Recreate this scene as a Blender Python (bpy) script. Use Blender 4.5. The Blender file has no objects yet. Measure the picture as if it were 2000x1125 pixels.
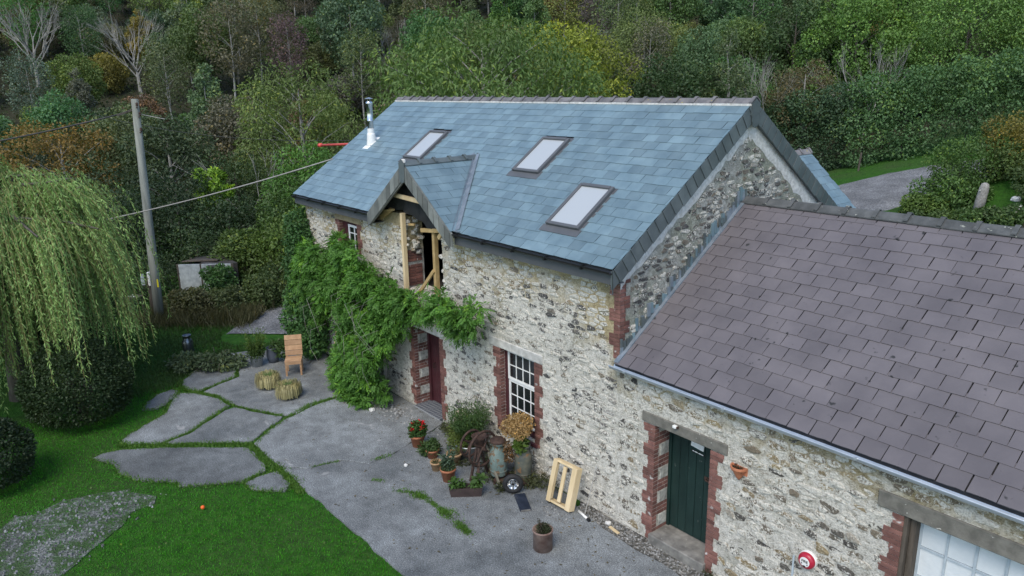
import bpy, math, random
import numpy as np
from math import radians, sin, cos, pi
from mathutils import Vector, Matrix, Euler

# ------------------------------------------------------------------ camera, sky, sun, exposure
SC = bpy.context.scene
COL = SC.collection
CAM = Vector((8.499, -9.219, 7.894))
cd = bpy.data.cameras.new('camera'); cam = bpy.data.objects.new('camera', cd); COL.objects.link(cam)
cd.sensor_width = 36.0; cd.lens = 1469.15 / 2000 * 36; cd.clip_start = .1; cd.clip_end = 3000
Fv = Vector((-0.75178209, 0.60474712, -0.26287756)); Rv = Vector((0.63059707, 0.77589071, -0.01846454)); Uv = Vector((-0.19279788, 0.17965113, 0.9646525))
cam.matrix_world = Matrix(((Rv.x, Uv.x, -Fv.x, CAM.x), (Rv.y, Uv.y, -Fv.y, CAM.y), (Rv.z, Uv.z, -Fv.z, CAM.z), (0, 0, 0, 1)))
SC.camera = cam
SUN_EL, SUN_AZ = 52.0, 150.0          # elevation; compass angle measured from +Y towards +X
w = bpy.data.worlds.new('World'); SC.world = w; w.use_nodes = True
wn = w.node_tree.nodes; wn.clear()
sky = wn.new('ShaderNodeTexSky'); sky.sky_type = 'NISHITA'; sky.sun_disc = False
sky.sun_elevation = radians(SUN_EL); sky.sun_rotation = radians(SUN_AZ)
sky.air_density = 1.0; sky.dust_density = 0.8; sky.ozone_density = 1.0
bg = wn.new('ShaderNodeBackground'); bg.inputs[1].default_value = 0.15
wo = wn.new('ShaderNodeOutputWorld')
w.node_tree.links.new(sky.outputs[0], bg.inputs[0]); w.node_tree.links.new(bg.outputs[0], wo.inputs[0])
sl = bpy.data.lights.new('sun', 'SUN'); sl.energy = 1.5; sl.angle = radians(35); sl.color = (1.0, .91, .76)
so = bpy.data.objects.new('sun', sl); COL.objects.link(so)
sd = Vector((sin(radians(SUN_AZ)) * cos(radians(SUN_EL)), cos(radians(SUN_AZ)) * cos(radians(SUN_EL)), sin(radians(SUN_EL))))
so.rotation_euler = (-sd).to_track_quat('-Z', 'Y').to_euler(); so.location = sd * 60
SC.view_settings.view_transform = 'Standard'; SC.view_settings.look = 'None'
SC.view_settings.exposure = 0.75; SC.view_settings.gamma = 1.0
SC.render.engine = 'CYCLES'
try:
    SC.cycles.use_denoising = True
    SC.cycles.max_bounces = 6; SC.cycles.diffuse_bounces = 3; SC.cycles.transparent_max_bounces = 6
except Exception: pass

# ------------------------------------------------------------------ helpers
def ob(name, me, parent=None, loc=(0, 0, 0), rot=None, mat=None, color=None, kind=None, label=None, cat=None, group=None):
    o = bpy.data.objects.new(name, me); COL.objects.link(o)
    o.location = loc
    if rot is not None:
        if isinstance(rot, Matrix): o.rotation_euler = rot.to_euler()
        else: o.rotation_euler = rot
    if parent is not None: o.parent = parent
    if mat is not None and me is not None and not me.materials: me.materials.append(mat)
    if color is not None: o.color = (*color, 1)
    tag(o, label, cat, group, kind)
    return o
def tag(o, label=None, cat=None, group=None, kind=None):
    if label: o['label'] = label
    if cat: o['category'] = cat
    if group: o['group'] = group
    if kind: o['kind'] = kind
    return o
def thing(name, label, cat, loc=(0, 0, 0), rz=0, group=None):
    return ob(name, None, None, loc, (0, 0, rz), label=label, cat=cat, group=group)
def npmesh(name, V, F, mat=None, tone=None, smooth=False):
    V = np.asarray(V, np.float32).reshape(-1, 3); F = np.asarray(F, np.int32); n, k = F.shape
    me = bpy.data.meshes.new(name)
    me.vertices.add(len(V)); me.vertices.foreach_set('co', V.ravel())
    me.loops.add(n * k); me.loops.foreach_set('vertex_index', F.ravel())
    me.polygons.add(n); me.polygons.foreach_set('loop_start', np.arange(0, n * k, k, dtype=np.int32))
    if smooth: me.polygons.foreach_set('use_smooth', np.ones(n, bool))
    me.update(calc_edges=True)
    if tone is not None:
        a = me.attributes.new('tone', 'FLOAT', 'FACE'); a.data.foreach_set('value', np.asarray(tone, np.float32))
    if mat: me.materials.append(mat)
    return me
class MB:
    def __init__(s): s.v = []; s.f = []; s.t = []; s.tone = 0.5
    def add(s, vs, fs):
        n = len(s.v); s.v += [tuple(p) for p in vs]
        s.f += [tuple(i + n for i in f) for f in fs]; s.t += [s.tone] * len(fs)
    def box(s, a, b, M=None, bev=0):
        (x0, y0, z0), (x1, y1, z1) = a, b
        if bev:
            e = bev; vs = []
            for (i, j, k) in [(i, j, k) for i in (0, 1) for j in (0, 1) for k in (0, 1)]:
                X = (x0, x1)[i]; Y = (y0, y1)[j]; Z = (z0, z1)[k]
                dx = e if i == 0 else -e; dy = e if j == 0 else -e; dz = e if k == 0 else -e
                vs += [(X, Y + dy, Z + dz), (X + dx, Y, Z + dz), (X + dx, Y + dy, Z)]
            id = lambda i, j, k, a: (i * 4 + j * 2 + k) * 3 + a
            fs = []
            for i in (0, 1):
                q = [id(i, 0, 0, 0), id(i, 0, 1, 0), id(i, 1, 1, 0), id(i, 1, 0, 0)]; fs.append(q if i == 0 else q[::-1])
                q = [id(0, i, 0, 1), id(1, i, 0, 1), id(1, i, 1, 1), id(0, i, 1, 1)]; fs.append(q if i == 0 else q[::-1])
                q = [id(0, 0, i, 2), id(0, 1, i, 2), id(1, 1, i, 2), id(1, 0, i, 2)]; fs.append(q if i == 0 else q[::-1])
            for p in (0, 1):
                for q in (0, 1):
                    fl = (p == q)
                    r = [id(p, q, 0, 0), id(p, q, 1, 0), id(p, q, 1, 1), id(p, q, 0, 1)]; fs.append(r if not fl else r[::-1])
                    r = [id(p, 0, q, 0), id(p, 1, q, 0), id(p, 1, q, 2), id(p, 0, q, 2)]; fs.append(r if fl else r[::-1])
                    r = [id(0, p, q, 1), id(1, p, q, 1), id(1, p, q, 2), id(0, p, q, 2)]; fs.append(r if not fl else r[::-1])
            for i in (0, 1):
                for j in (0, 1):
                    for k in (0, 1):
                        t = [id(i, j, k, 0), id(i, j, k, 1), id(i, j, k, 2)]
                        fs.append(t if (i + j + k) % 2 == 0 else t[::-1])
        else:
            vs = [(x0, y0, z0), (x1, y0, z0), (x1, y1, z0), (x0, y1, z0), (x0, y0, z1), (x1, y0, z1), (x1, y1, z1), (x0, y1, z1)]
            fs = [(3, 2, 1, 0), (4, 5, 6, 7), (0, 1, 5, 4), (1, 2, 6, 5), (2, 3, 7, 6), (3, 0, 4, 7)]
        if M is not None: vs = [M @ Vector(p) for p in vs]
        s.add(vs, fs); return s
    def beam(s, p, q, w, h, up=(0, 0, 1)):            # rectangular bar from p to q
        p = Vector(p); q = Vector(q); d = (q - p).normalized(); u = Vector(up)
        if abs(d.dot(u)) > .98: u = Vector((0, 1, 0))
        r = d.cross(u).normalized(); u = r.cross(d)
        vs = []
        for c in (p, q):
            for a, b in ((-1, -1), (1, -1), (1, 1), (-1, 1)): vs.append(c + r * (a * w / 2) + u * (b * h / 2))
        s.add(vs, [(3, 2, 1, 0), (4, 5, 6, 7), (0, 1, 5, 4), (1, 2, 6, 5), (2, 3, 7, 6), (3, 0, 4, 7)]); return s
    def tube(s, pts, rad, n=6, cap=True, close=False):
        pts = [Vector(p) for p in pts]; m = len(pts)
        rad = rad if isinstance(rad, (list, tuple)) else [rad] * m
        vs = []; up = Vector((0.31, .17, .93))
        for i, p in enumerate(pts):
            a = pts[(i - 1) % m] if (i > 0 or close) else p; b = pts[(i + 1) % m] if (i < m - 1 or close) else p
            d = (b - a).normalized(); r = d.cross(up)
            if r.length < .05: r = d.cross(Vector((1, 0, 0)))
            r.normalize(); u = r.cross(d)
            for k in range(n):
                t = 2 * pi * k / n; vs.append(p + (r * cos(t) + u * sin(t)) * rad[i])
        fs = []
        for i in range(m if close else m - 1):
            j = (i + 1) % m
            for k in range(n): fs.append((i * n + k, i * n + (k + 1) % n, j * n + (k + 1) % n, j * n + k))
        if cap and not close: fs += [tuple(range(n))[::-1], tuple((m - 1) * n + k for k in range(n))]
        s.add(vs, fs); return s
    def lathe(s, prof, n=20, c=(0, 0, 0), M=None):
        vs = []
        for r, z in prof:
            for k in range(n): vs.append((c[0] + r * cos(2 * pi * k / n), c[1] + r * sin(2 * pi * k / n), c[2] + z))
        fs = []
        for i in range(len(prof) - 1):
            for k in range(n): fs.append((i * n + k, i * n + (k + 1) % n, (i + 1) * n + (k + 1) % n, (i + 1) * n + k))
        if prof[0][0] > 1e-4: fs.append(tuple(range(n))[::-1])
        if prof[-1][0] > 1e-4: fs.append(tuple((len(prof) - 1) * n + k for k in range(n)))
        if M is not None: vs = [M @ Vector(p) for p in vs]
        s.add(vs, fs); return s
    def prism(s, poly, z0, z1, bev=0, M=None):
        n = len(poly); c = np.mean(poly, 0)
        vs = [(x, y, z0) for x, y in poly] + [(x, y, z1 - bev) for x, y in poly]
        fs = [tuple(range(n))[::-1]] + [(i, (i + 1) % n, n + (i + 1) % n, n + i) for i in range(n)]
        if bev:
            vs += [(x + (c[0] - x) * bev / max(.05, math.hypot(c[0] - x, c[1] - y)), y + (c[1] - y) * bev / max(.05, math.hypot(c[0] - x, c[1] - y)), z1) for x, y in poly]
            fs += [(n + i, n + (i + 1) % n, 2 * n + (i + 1) % n, 2 * n + i) for i in range(n)] + [tuple(range(2 * n, 3 * n))]
        else: fs += [tuple(range(n, 2 * n))]
        if M is not None: vs = [M @ Vector(p) for p in vs]
        s.add(vs, fs); return s
    def mesh(s, name, mat=None, smooth=False, tone=True):
        me = bpy.data.meshes.new(name); me.from_pydata([tuple(p) for p in s.v], [], s.f); me.update()
        if tone:
            a = me.attributes.new('tone', 'FLOAT', 'FACE'); a.data.foreach_set('value', np.array(s.t, np.float32))
        if smooth: me.polygons.foreach_set('use_smooth', np.ones(len(me.polygons), bool))
        if mat: me.materials.append(mat)
        return me
    def build(s, name, mat, parent=None, loc=(0, 0, 0), rot=None, smooth=False, **k):
        return ob(name, s.mesh(name, mat, smooth), parent, loc, rot, **k)

# ------------------------------------------------------------------ materials
def _nodes(name):
    m = bpy.data.materials.new(name); m.use_nodes = True; nt = m.node_tree; nt.nodes.clear()
    return m, nt, (lambda t: nt.nodes.new(t)), nt.links.new
def _ramp(N, stops):
    r = N('ShaderNodeValToRGB'); e = r.color_ramp.elements
    while len(e) < len(stops): e.new(.5)
    for i, (p, c) in enumerate(stops): e[i].position = p; e[i].color = (*c, 1) if not isinstance(c, (int, float)) else (c, c, c, 1)
    return r
def _noise(N, L, vec, scale, detail=4, rough=.55, dist=0):
    n = N('ShaderNodeTexNoise'); n.inputs['Scale'].default_value = scale; n.inputs['Detail'].default_value = detail
    n.inputs['Roughness'].default_value = rough; n.inputs['Distortion'].default_value = dist
    L(vec, n.inputs['Vector']); return n
def _mix(N, L, f, a, b, mode='MIX'):
    x = N('ShaderNodeMix'); x.data_type = 'RGBA'; x.blend_type = mode; x.clamp_factor = True
    for s, v in ((0, f), (6, a), (7, b)):
        if hasattr(v, 'is_linked') or hasattr(v, 'node'): L(v, x.inputs[s])
        elif isinstance(v, (int, float)): x.inputs[s].default_value = v if s == 0 else (v, v, v, 1)
        else: x.inputs[s].default_value = (*v, 1)
    return x.outputs[2]
def _math(N, L, op, a, b=0.0, clamp=False):
    x = N('ShaderNodeMath'); x.operation = op; x.use_clamp = clamp
    for i, v in enumerate((a, b)):
        if hasattr(v, 'node'): L(v, x.inputs[i])
        else: x.inputs[i].default_value = v
    return x.outputs[0]
def _pos(N, L, stretch=(1, 1, 1), obj=False):
    if obj: g = N('ShaderNodeTexCoord').outputs['Object']
    else: g = N('ShaderNodeNewGeometry').outputs['Position']
    if stretch == (1, 1, 1): return g
    m = N('ShaderNodeMapping'); m.inputs['Scale'].default_value = stretch; L(g, m.inputs['Vector']); return m.outputs[0]
def _tone(N): a = N('ShaderNodeAttribute'); a.attribute_name = 'tone'; return a.outputs['Fac']
def _finish(m, N, L, col, rough, hgt=None, bs=.3, bd=.02, metal=0, spec=.4, roughsock=None):
    p = N('ShaderNodeBsdfPrincipled'); o = N('ShaderNodeOutputMaterial')
    if hasattr(col, 'node'): L(col, p.inputs['Base Color'])
    else: p.inputs['Base Color'].default_value = (*col, 1)
    p.inputs['Roughness'].default_value = rough; p.inputs['Metallic'].default_value = metal
    p.inputs['Specular IOR Level'].default_value = spec
    if roughsock is not None: L(roughsock, p.inputs['Roughness'])
    if hgt is not None:
        b = N('ShaderNodeBump'); b.inputs['Strength'].default_value = bs; b.inputs['Distance'].default_value = bd
        L(hgt, b.inputs['Height']); L(b.outputs[0], p.inputs['Normal'])
    L(p.outputs[0], o.inputs[0]); return m
def pm(name, a, b, scale=6, rough=.7, bump=.3, bscale=40, bd=.01, metal=0, spec=.4, tone=0, objvar=0, stretch=(1, 1, 1), lo=.35, hi=.65, obj=False, speck=None):
    m, nt, N, L = _nodes(name); v = _pos(N, L, stretch, obj)
    n = _noise(N, L, v, scale, 6, .6); r = _ramp(N, [(lo, a), (hi, b)]); L(n.outputs[0], r.inputs[0]); c = r.outputs[0]
    if speck:
        s = _noise(N, L, v, speck[1], 2); rr = _ramp(N, [(speck[2], 0), (speck[2] + .06, 1)]); L(s.outputs[0], rr.inputs[0])
        c = _mix(N, L, rr.outputs[0], c, speck[0])
    if tone or objvar:
        t = None
        if tone: t = _math(N, L, 'MULTIPLY_ADD', _tone(N), 2 * tone); t.node.inputs[2].default_value = 1 - tone
        if objvar:
            q = _math(N, L, 'MULTIPLY_ADD', N('ShaderNodeObjectInfo').outputs['Random'], 2 * objvar); q.node.inputs[2].default_value = 1 - objvar
            t = q if t is None else _math(N, L, 'MULTIPLY', t, q)
        c = _mix(N, L, 1.0, c, t, 'MULTIPLY')
    h = None
    if bump: h = _noise(N, L, v, bscale, 5).outputs[0]
    return _finish(m, N, L, c, rough, h, bump, bd, metal, spec)
def leafmat(name, trans=.28, tv=.35, rough=.55, hue=(.9, .75, .3)):
    m, nt, N, L = _nodes(name); oi = N('ShaderNodeObjectInfo')
    t = _tone(N); k = _math(N, L, 'MULTIPLY_ADD', t, 2 * tv); k.node.inputs[2].default_value = 1 - tv
    c = _mix(N, L, 1.0, oi.outputs['Color'], k, 'MULTIPLY')
    yr = _ramp(N, [(.86, 0), (1, .55)]); L(t, yr.inputs[0])
    c = _mix(N, L, yr.outputs[0], c, _mix(N, L, 1.0, c, (hue[0] * 2.2, hue[1] * 2.0, hue[2] * 2), 'MULTIPLY'))
    p = N('ShaderNodeBsdfPrincipled'); p.inputs['Roughness'].default_value = rough; p.inputs['Specular IOR Level'].default_value = .35
    L(c, p.inputs['Base Color'])
    tr = N('ShaderNodeBsdfTranslucent'); L(_mix(N, L, 1.0, c, (1.15, 1.2, .6), 'MULTIPLY'), tr.inputs[0])
    mx = N('ShaderNodeMixShader'); mx.inputs[0].default_value = trans; o = N('ShaderNodeOutputMaterial')
    L(p.outputs[0], mx.inputs[1]); L(tr.outputs[0], mx.inputs[2]); L(mx.outputs[0], o.inputs[0]); return m

LEAF = leafmat('leaf'); PETAL = leafmat('petal', .2, .25)
GRASSM = leafmat('grass_blade', .3, .4, .6)
BARK = pm('bark', (.06, .05, .04), (.13, .12, .10), 9, .9, .6, 30, .02, stretch=(1, 1, .3))
PALEBARK = pm('pale_bark', (.22, .21, .19), (.34, .33, .30), 9, .9, .3, 30, .01, stretch=(1, 1, .3))

def limewall():
    m, nt, N, L = _nodes('limewashed_mortar'); v = _pos(N, L)
    n1 = _noise(N, L, v, 1.3, 5, .6); n2 = _noise(N, L, v, 9, 8, .72); n3 = _noise(N, L, _pos(N, L, (1, 1, 1.8)), 30, 6, .75)
    sx = N('ShaderNodeSeparateXYZ'); L(v, sx.inputs[0])
    r1 = _ramp(N, [(.24, (.13, .12, .10)), (.40, (.34, .32, .27)), (.52, (.56, .535, .475)), (.78, (.82, .79, .72))])
    s = _math(N, L, 'ADD', _math(N, L, 'MULTIPLY_ADD', n2.outputs[0], 1.0), _math(N, L, 'MULTIPLY_ADD', n3.outputs[0], 1.15))
    s.node.inputs[0].links[0].from_node.inputs[2].default_value = -.5; s.node.inputs[1].links[0].from_node.inputs[2].default_value = -.03
    L(s, r1.inputs[0])
    # sandy mortar where the limewash has weathered off below the eaves
    up = _math(N, L, 'ADD', sx.outputs[2], _math(N, L, 'MULTIPLY', _math(N, L, 'SUBTRACT', n1.outputs[0], .5), 3.2))
    gx = N('ShaderNodeMapRange'); gx.inputs[1].default_value = -1.2; gx.inputs[2].default_value = .2; gx.inputs[3].default_value = 3.6; gx.inputs[4].default_value = 2.5; L(sx.outputs[0], gx.inputs[0])
    d = _math(N, L, 'MULTIPLY', _math(N, L, 'SUBTRACT', up, gx.outputs[0]), 1.3, True)
    r2 = _ramp(N, [(.3, (.15, .11, .055)), (.45, (.36, .285, .155)), (.7, (.56, .47, .29))]); L(s, r2.inputs[0])
    c = _mix(N, L, _math(N, L, 'MULTIPLY', d, .95), r1.outputs[0], r2.outputs[0])
    # grey patches
    pr = _ramp(N, [(.5, 0), (.66, .6)]); L(n1.outputs[0], pr.inputs[0])
    c = _mix(N, L, pr.outputs[0], c, _mix(N, L, 1.0, c, (.55, .56, .52), 'MULTIPLY'))
    h = _math(N, L, 'ADD', n2.outputs[0], _math(N, L, 'MULTIPLY', n3.outputs[0], .5))
    return _finish(m, N, L, c, .92, h, .9, .05, 0, .2)
def stonemat(name, lime=.5, cols=None):
    m, nt, N, L = _nodes(name); v = _pos(N, L); t = _tone(N)
    cols = cols or [(0, (.055, .055, .055)), (.22, (.11, .105, .10)), (.42, (.17, .15, .125)), (.58, (.22, .18, .12)), (.72, (.30, .235, .14)), (.85, (.30, .29, .27)), (1, (.45, .43, .38))]
    r = _ramp(N, cols); L(t, r.inputs[0])
    n2 = _noise(N, L, v, 9, 8, .72); n3 = _noise(N, L, v, 34, 6, .7); n1 = _noise(N, L, v, 1.7, 4)
    c = _mix(N, L, 1.0, r.outputs[0], _ramp_of(N, L, n3.outputs[0], [(.3, .55), (.7, 1.45)]), 'MULTIPLY')
    # remains of limewash, each stone keeps its own share
    wv = N('ShaderNodeTexWhiteNoise'); wv.noise_dimensions = '1D'; L(_math(N, L, 'MULTIPLY', t, 917.0), wv.inputs['W'])
    s = _math(N, L, 'ADD', _math(N, L, 'MULTIPLY_ADD', n2.outputs[0], 1.35), _math(N, L, 'MULTIPLY_ADD', n3.outputs[0], 1.5))
    s.node.inputs[0].links[0].from_node.inputs[2].default_value = -.675; s.node.inputs[1].links[0].from_node.inputs[2].default_value = -.25
    s = _math(N, L, 'ADD', s, _math(N, L, 'MULTIPLY', _math(N, L, 'SUBTRACT', wv.outputs[0], 1 - lime), .55))
    s = _math(N, L, 'ADD', s, _math(N, L, 'MULTIPLY', _math(N, L, 'SUBTRACT', n1.outputs[0], .5), -.3))
    k = _ramp_of(N, L, s, [(.40, 0), (.56, 1)])
    lc = _ramp_of(N, L, n3.outputs[0], [(.32, (.33, .31, .265)), (.5, (.59, .565, .50)), (.7, (.78, .755, .69))])
    c = _mix(N, L, k, c, lc)
    return _finish(m, N, L, c, .9, _math(N, L, 'ADD', n3.outputs[0], n2.outputs[0]), .8, .03, 0, .25)
def _ramp_of(N, L, sock, stops):
    r = _ramp(N, stops); L(sock, r.inputs[0]); return r.outputs[0]
LIMEWALL = limewall(); STONE = stonemat('rubble_stone', .68); STONEA = stonemat('brown_rubble_stone', .58, [(0, (.06, .055, .05)), (.2, (.12, .11, .095)), (.4, (.19, .16, .12)), (.55, (.25, .20, .125)), (.7, (.34, .27, .15)), (.85, (.33, .30, .25)), (1, (.48, .44, .36))]); STONEG = stonemat('grey_gable_stone', .3)
def gablewall():
    m, nt, N, L = _nodes('grey_lime_mortar'); v = _pos(N, L)
    n2 = _noise(N, L, v, 8, 8, .72); n3 = _noise(N, L, v, 30, 6, .75); n1 = _noise(N, L, v, .9, 4)
    s = _math(N, L, 'ADD', _math(N, L, 'MULTIPLY', n2.outputs[0], .6), _math(N, L, 'MULTIPLY', n3.outputs[0], .46))
    c = _ramp_of(N, L, s, [(.36, (.10, .10, .09)), (.5, (.25, .25, .225)), (.62, (.42, .42, .39)), (.76, (.6, .6, .57))])
    g = _ramp_of(N, L, n1.outputs[0], [(.45, 0), (.65, .5)])
    c = _mix(N, L, g, c, _mix(N, L, 1.0, c, (.72, .78, .55), 'MULTIPLY'))
    return _finish(m, N, L, c, .93, s, .9, .04, 0, .2)
GABLEWALL = gablewall()
MORTAR = pm('white_lime_mortar', (.5, .49, .46), (.72, .71, .68), 14, .9, .6, 50, .02)
SLATE = pm('blue_slate', (.112, .172, .202), (.160, .232, .262), 2.2, .40, .25, 60, .004, spec=.6, tone=.13, objvar=.07)
SLATED = pm('green_grey_slate', (.07, .088, .092), (.11, .132, .135), 3, .5, .3, 50, .005, spec=.45, tone=.13, objvar=.08)
TILE = pm('purple_tile', (.108, .098, .106), (.142, .128, .135), 1.3, .62, .25, 70, .004, spec=.4, tone=.08, objvar=.05, speck=((.03, .03, .03), 7, .70))
BARGE = pm('grey_barge_slate', (.13, .14, .132), (.19, .20, .185), 4, .6, .3, 50, .005, tone=.25, objvar=.2)
RIDGE = pm('ridge_tile', (.10, .10, .105), (.2, .19, .19), 5, .8, .4, 40, .01, tone=.2, objvar=.15, speck=((.33, .27, .06), 9, .68))
RIDGED = pm('dark_ridge_tile', (.055, .06, .06), (.10, .105, .105), 5, .8, .4, 40, .01, tone=.2, objvar=.15, speck=((.3, .31, .27), 12, .68))
BRICK = pm('red_brick', (.135, .062, .052), (.215, .105, .085), 8, .85, .5, 60, .01, tone=.3, objvar=.35, speck=((.42, .4, .38), 7, .66))
BRICKD = pm('weathered_brick', (.10, .05, .045), (.2, .085, .065), 7, .85, .5, 60, .01, tone=.3, objvar=.35, speck=((.5, .48, .45), 9, .66))
REVEALST = pm('reveal_stone', (.2, .2, .18), (.5, .5, .46), 10, .9, .6, 40, .02, tone=.2, objvar=.2)
FASCIA = pm('grey_fascia', (.085, .09, .098), (.10, .105, .112), 3, .5, 0)
BLACKPL = pm('black_plastic', (.012, .013, .014), (.02, .02, .022), 3, .35, 0)
LEAD = pm('lead', (.17, .21, .25), (.27, .31, .35), 6, .45, .2, 20, .01, metal=.35)
STEEL = pm('bright_steel', (.55, .56, .57), (.68, .69, .70), 3, .22, 0, metal=1)
GALV = pm('galvanised', (.42, .46, .49), (.58, .62, .65), 9, .38, .1, 30, metal=.75)
ALU = pm('grey_gutter', (.42, .47, .51), (.54, .59, .63), 4, .32, 0, metal=.5, spec=.6)
WHITEP = pm('white_paint', (.72, .72, .70), (.82, .82, .80), 5, .45, .1, 30)
GREYP = pm('grey_paint', (.36, .42, .46), (.48, .54, .58), 8, .55, .1, 30)
MAROON = pm('maroon_paint', (.055, .018, .022), (.08, .025, .03), 6, .4, .1, 30)
GREENP = pm('dark_green_paint', (.008, .024, .022), (.014, .036, .032), 6, .38, .15, 25, speck=((.35, .36, .33), 26, .72), stretch=(1, 1, .4))
TIMBER = pm('fresh_timber', (.55, .42, .235), (.70, .56, .35), 5, .7, .2, 40, tone=.15, objvar=.12, stretch=(1, 1, .25), obj=True)
TIMBERY = pm('yellow_timber', (.38, .26, .11), (.50, .36, .17), 6, .7, .2, 40, objvar=.12)
OLDWOOD = pm('old_wood', (.055, .045, .035), (.12, .10, .08), 14, .85, .5, 40, stretch=(1, 1, .15))
CHAIRW = pm('orange_wood', (.33, .19, .10), (.46, .29, .165), 7, .6, .2, 40, objvar=.15, obj=True)
CONC = pm('old_concrete', (.13, .125, .115), (.27, .26, .235), 5, .9, .6, 60, .01, speck=((.45, .44, .41), 20, .70))
LINTEL = pm('concrete_lintel', (.12, .115, .10), (.2, .19, .165), 7, .92, .6, 60, .01, speck=((.5, .49, .45), 18, .72))
WLINTEL = pm('limewashed_lintel', (.36, .355, .33), (.6, .59, .56), 5, .92, .5, 40, .01)
MEMBR = pm('black_membrane', (.018, .018, .02), (.035, .035, .038), 4, .55, .4, 6, .05)
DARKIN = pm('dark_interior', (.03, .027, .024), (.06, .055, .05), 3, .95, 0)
TERRA = pm('terracotta', (.30, .105, .05), (.42, .17, .09), 8, .8, .3, 40, tone=.1, objvar=.2)
TANPOT = pm('tan_clay', (.33, .2, .1), (.46, .31, .18), 8, .8, .3, 40)
CLAYGR = pm('weathered_clay', (.13, .075, .06), (.27, .2, .17), 5, .85, .4, 30)
SOIL = pm('soil', (.02, .016, .012), (.05, .04, .03), 20, .95, .8, 50, .02)
RUST = pm('rusty_iron', (.035, .022, .018), (.085, .05, .038), 14, .8, .5, 50, .01, metal=.2)
CHURNB = pm('worn_blue_paint', (.09, .135, .125), (.17, .22, .20), 6, .65, .3, 30, .01, speck=((.14, .095, .055), 11, .53))
CHURNG = pm('worn_green_paint', (.05, .06, .055), (.12, .12, .09), 6, .65, .3, 30, .01, speck=((.17, .10, .05), 9, .56))
DARKSTEEL = pm('dark_steel', (.10, .115, .13), (.2, .22, .24), 5, .28, .1, 20, metal=.9)
RUBBER = pm('rubber', (.012, .012, .013), (.022, .022, .023), 9, .7, .3, 40)
NAVY = pm('navy_board', (.012, .018, .032), (.025, .034, .055), 9, .45, .2, 30)
REDPL = pm('red_plastic', (.36, .012, .035), (.42, .018, .045), 4, .3, 0, spec=.5)
REDPOLE = pm('red_paint', (.62, .07, .06), (.70, .10, .08), 4, .5, 0)
ORANGE = pm('orange_plastic', (.75, .11, .02), (.85, .15, .03), 4, .45, 0)
YELLOW = pm('yellow_sign', (.62, .55, .02), (.7, .62, .03), 4, .5, 0)
BLACK = pm('black_ink', (.01, .01, .01), (.015, .015, .015), 4, .6, 0)
POLEW = pm('weathered_pole', (.15, .16, .14), (.29, .30, .265), 5, .9, .5, 40, .01, stretch=(1, 1, .12))
CABLE = pm('pale_cable', (.26, .25, .23), (.32, .31, .29), 4, .7, 0)
DCABLE = pm('dark_cable', (.03, .03, .03), (.05, .05, .05), 4, .7, 0)
SHEETW = pm('white_sheet', (.60, .64, .66), (.74, .77, .78), 1.6, .3, .5, 3, .05, spec=.5)
PANELW = pm('weathered_white_panel', (.25, .28, .29), (.42, .46, .47), 5, .6, .2, 20)
GRANITE = pm('granite', (.2, .19, .175), (.36, .35, .33), 12, .9, .6, 50, .02, speck=((.5, .5, .46), 22, .68))
LIMESTONE = pm('white_stone', (.5, .49, .46), (.72, .71, .68), 9, .85, .5, 30, .02, objvar=.15)
def glass(name, col, rough=.06):
    m, nt, N, L = _nodes(name); v = _pos(N, L); h = _noise(N, L, v, 2.5, 1).outputs[0]
    return _finish(m, N, L, col, rough, h, .06, .02, 0, .8)
GLASS = glass('window_glass', (.012, .015, .017)); SKYGL = glass('skylight_glass', (.40, .425, .44), .15)

# ------------------------------------------------------------------ terrain
def sstep(a, b, t): t = np.clip((t - a) / (b - a), 0, 1); return t * t * (3 - 2 * t)
def nramp(t, k): return k * np.logaddexp(0, np.asarray(t, float) / k)
def hgt(x, y):
    x = np.asarray(x, float); y = np.asarray(y, float)
    s = -.779 * (x - 8.5) + .627 * (y + 9.2)
    rear = np.minimum(.115 * nramp(y - 9, 1.5), 6) * sstep(-24, -8, x)
    hill = .36 * nramp(np.minimum(s, 190) - 50, 4)
    roll = .9 * np.sin(x * .11 + 1) * np.sin(y * .13) * sstep(52, 70, s)
    bank = 1.7 * np.exp(-(((x + 2.2) / 3.1) ** 2 + ((y - 28.5) / 2.6) ** 2) ** 2)
    return rear + hill + roll + bank
def H(x, y): return float(hgt(x, y))
def axis(c, inner, step, outer, ratio=1.13):
    a = list(np.arange(-inner, inner + .01, step)); d = step
    while a[-1] < outer: d *= ratio; a.append(a[-1] + d)
    pos = [v for v in a if v > inner]; return np.array([-p for p in pos[::-1]] + [v for v in a if v <= inner] + pos) + c
gxs = axis(-8, 26, 1.0, 900); gys = axis(14, 34, 1.0, 900)
GX, GY = np.meshgrid(gxs, gys, indexing='ij'); GZ = hgt(GX, GY) - .045
nx, ny = GX.shape; idx = np.arange(nx * ny).reshape(nx, ny)
FQ = np.stack([idx[:-1, :-1], idx[1:, :-1], idx[1:, 1:], idx[:-1, 1:]], -1).reshape(-1, 4)
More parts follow.
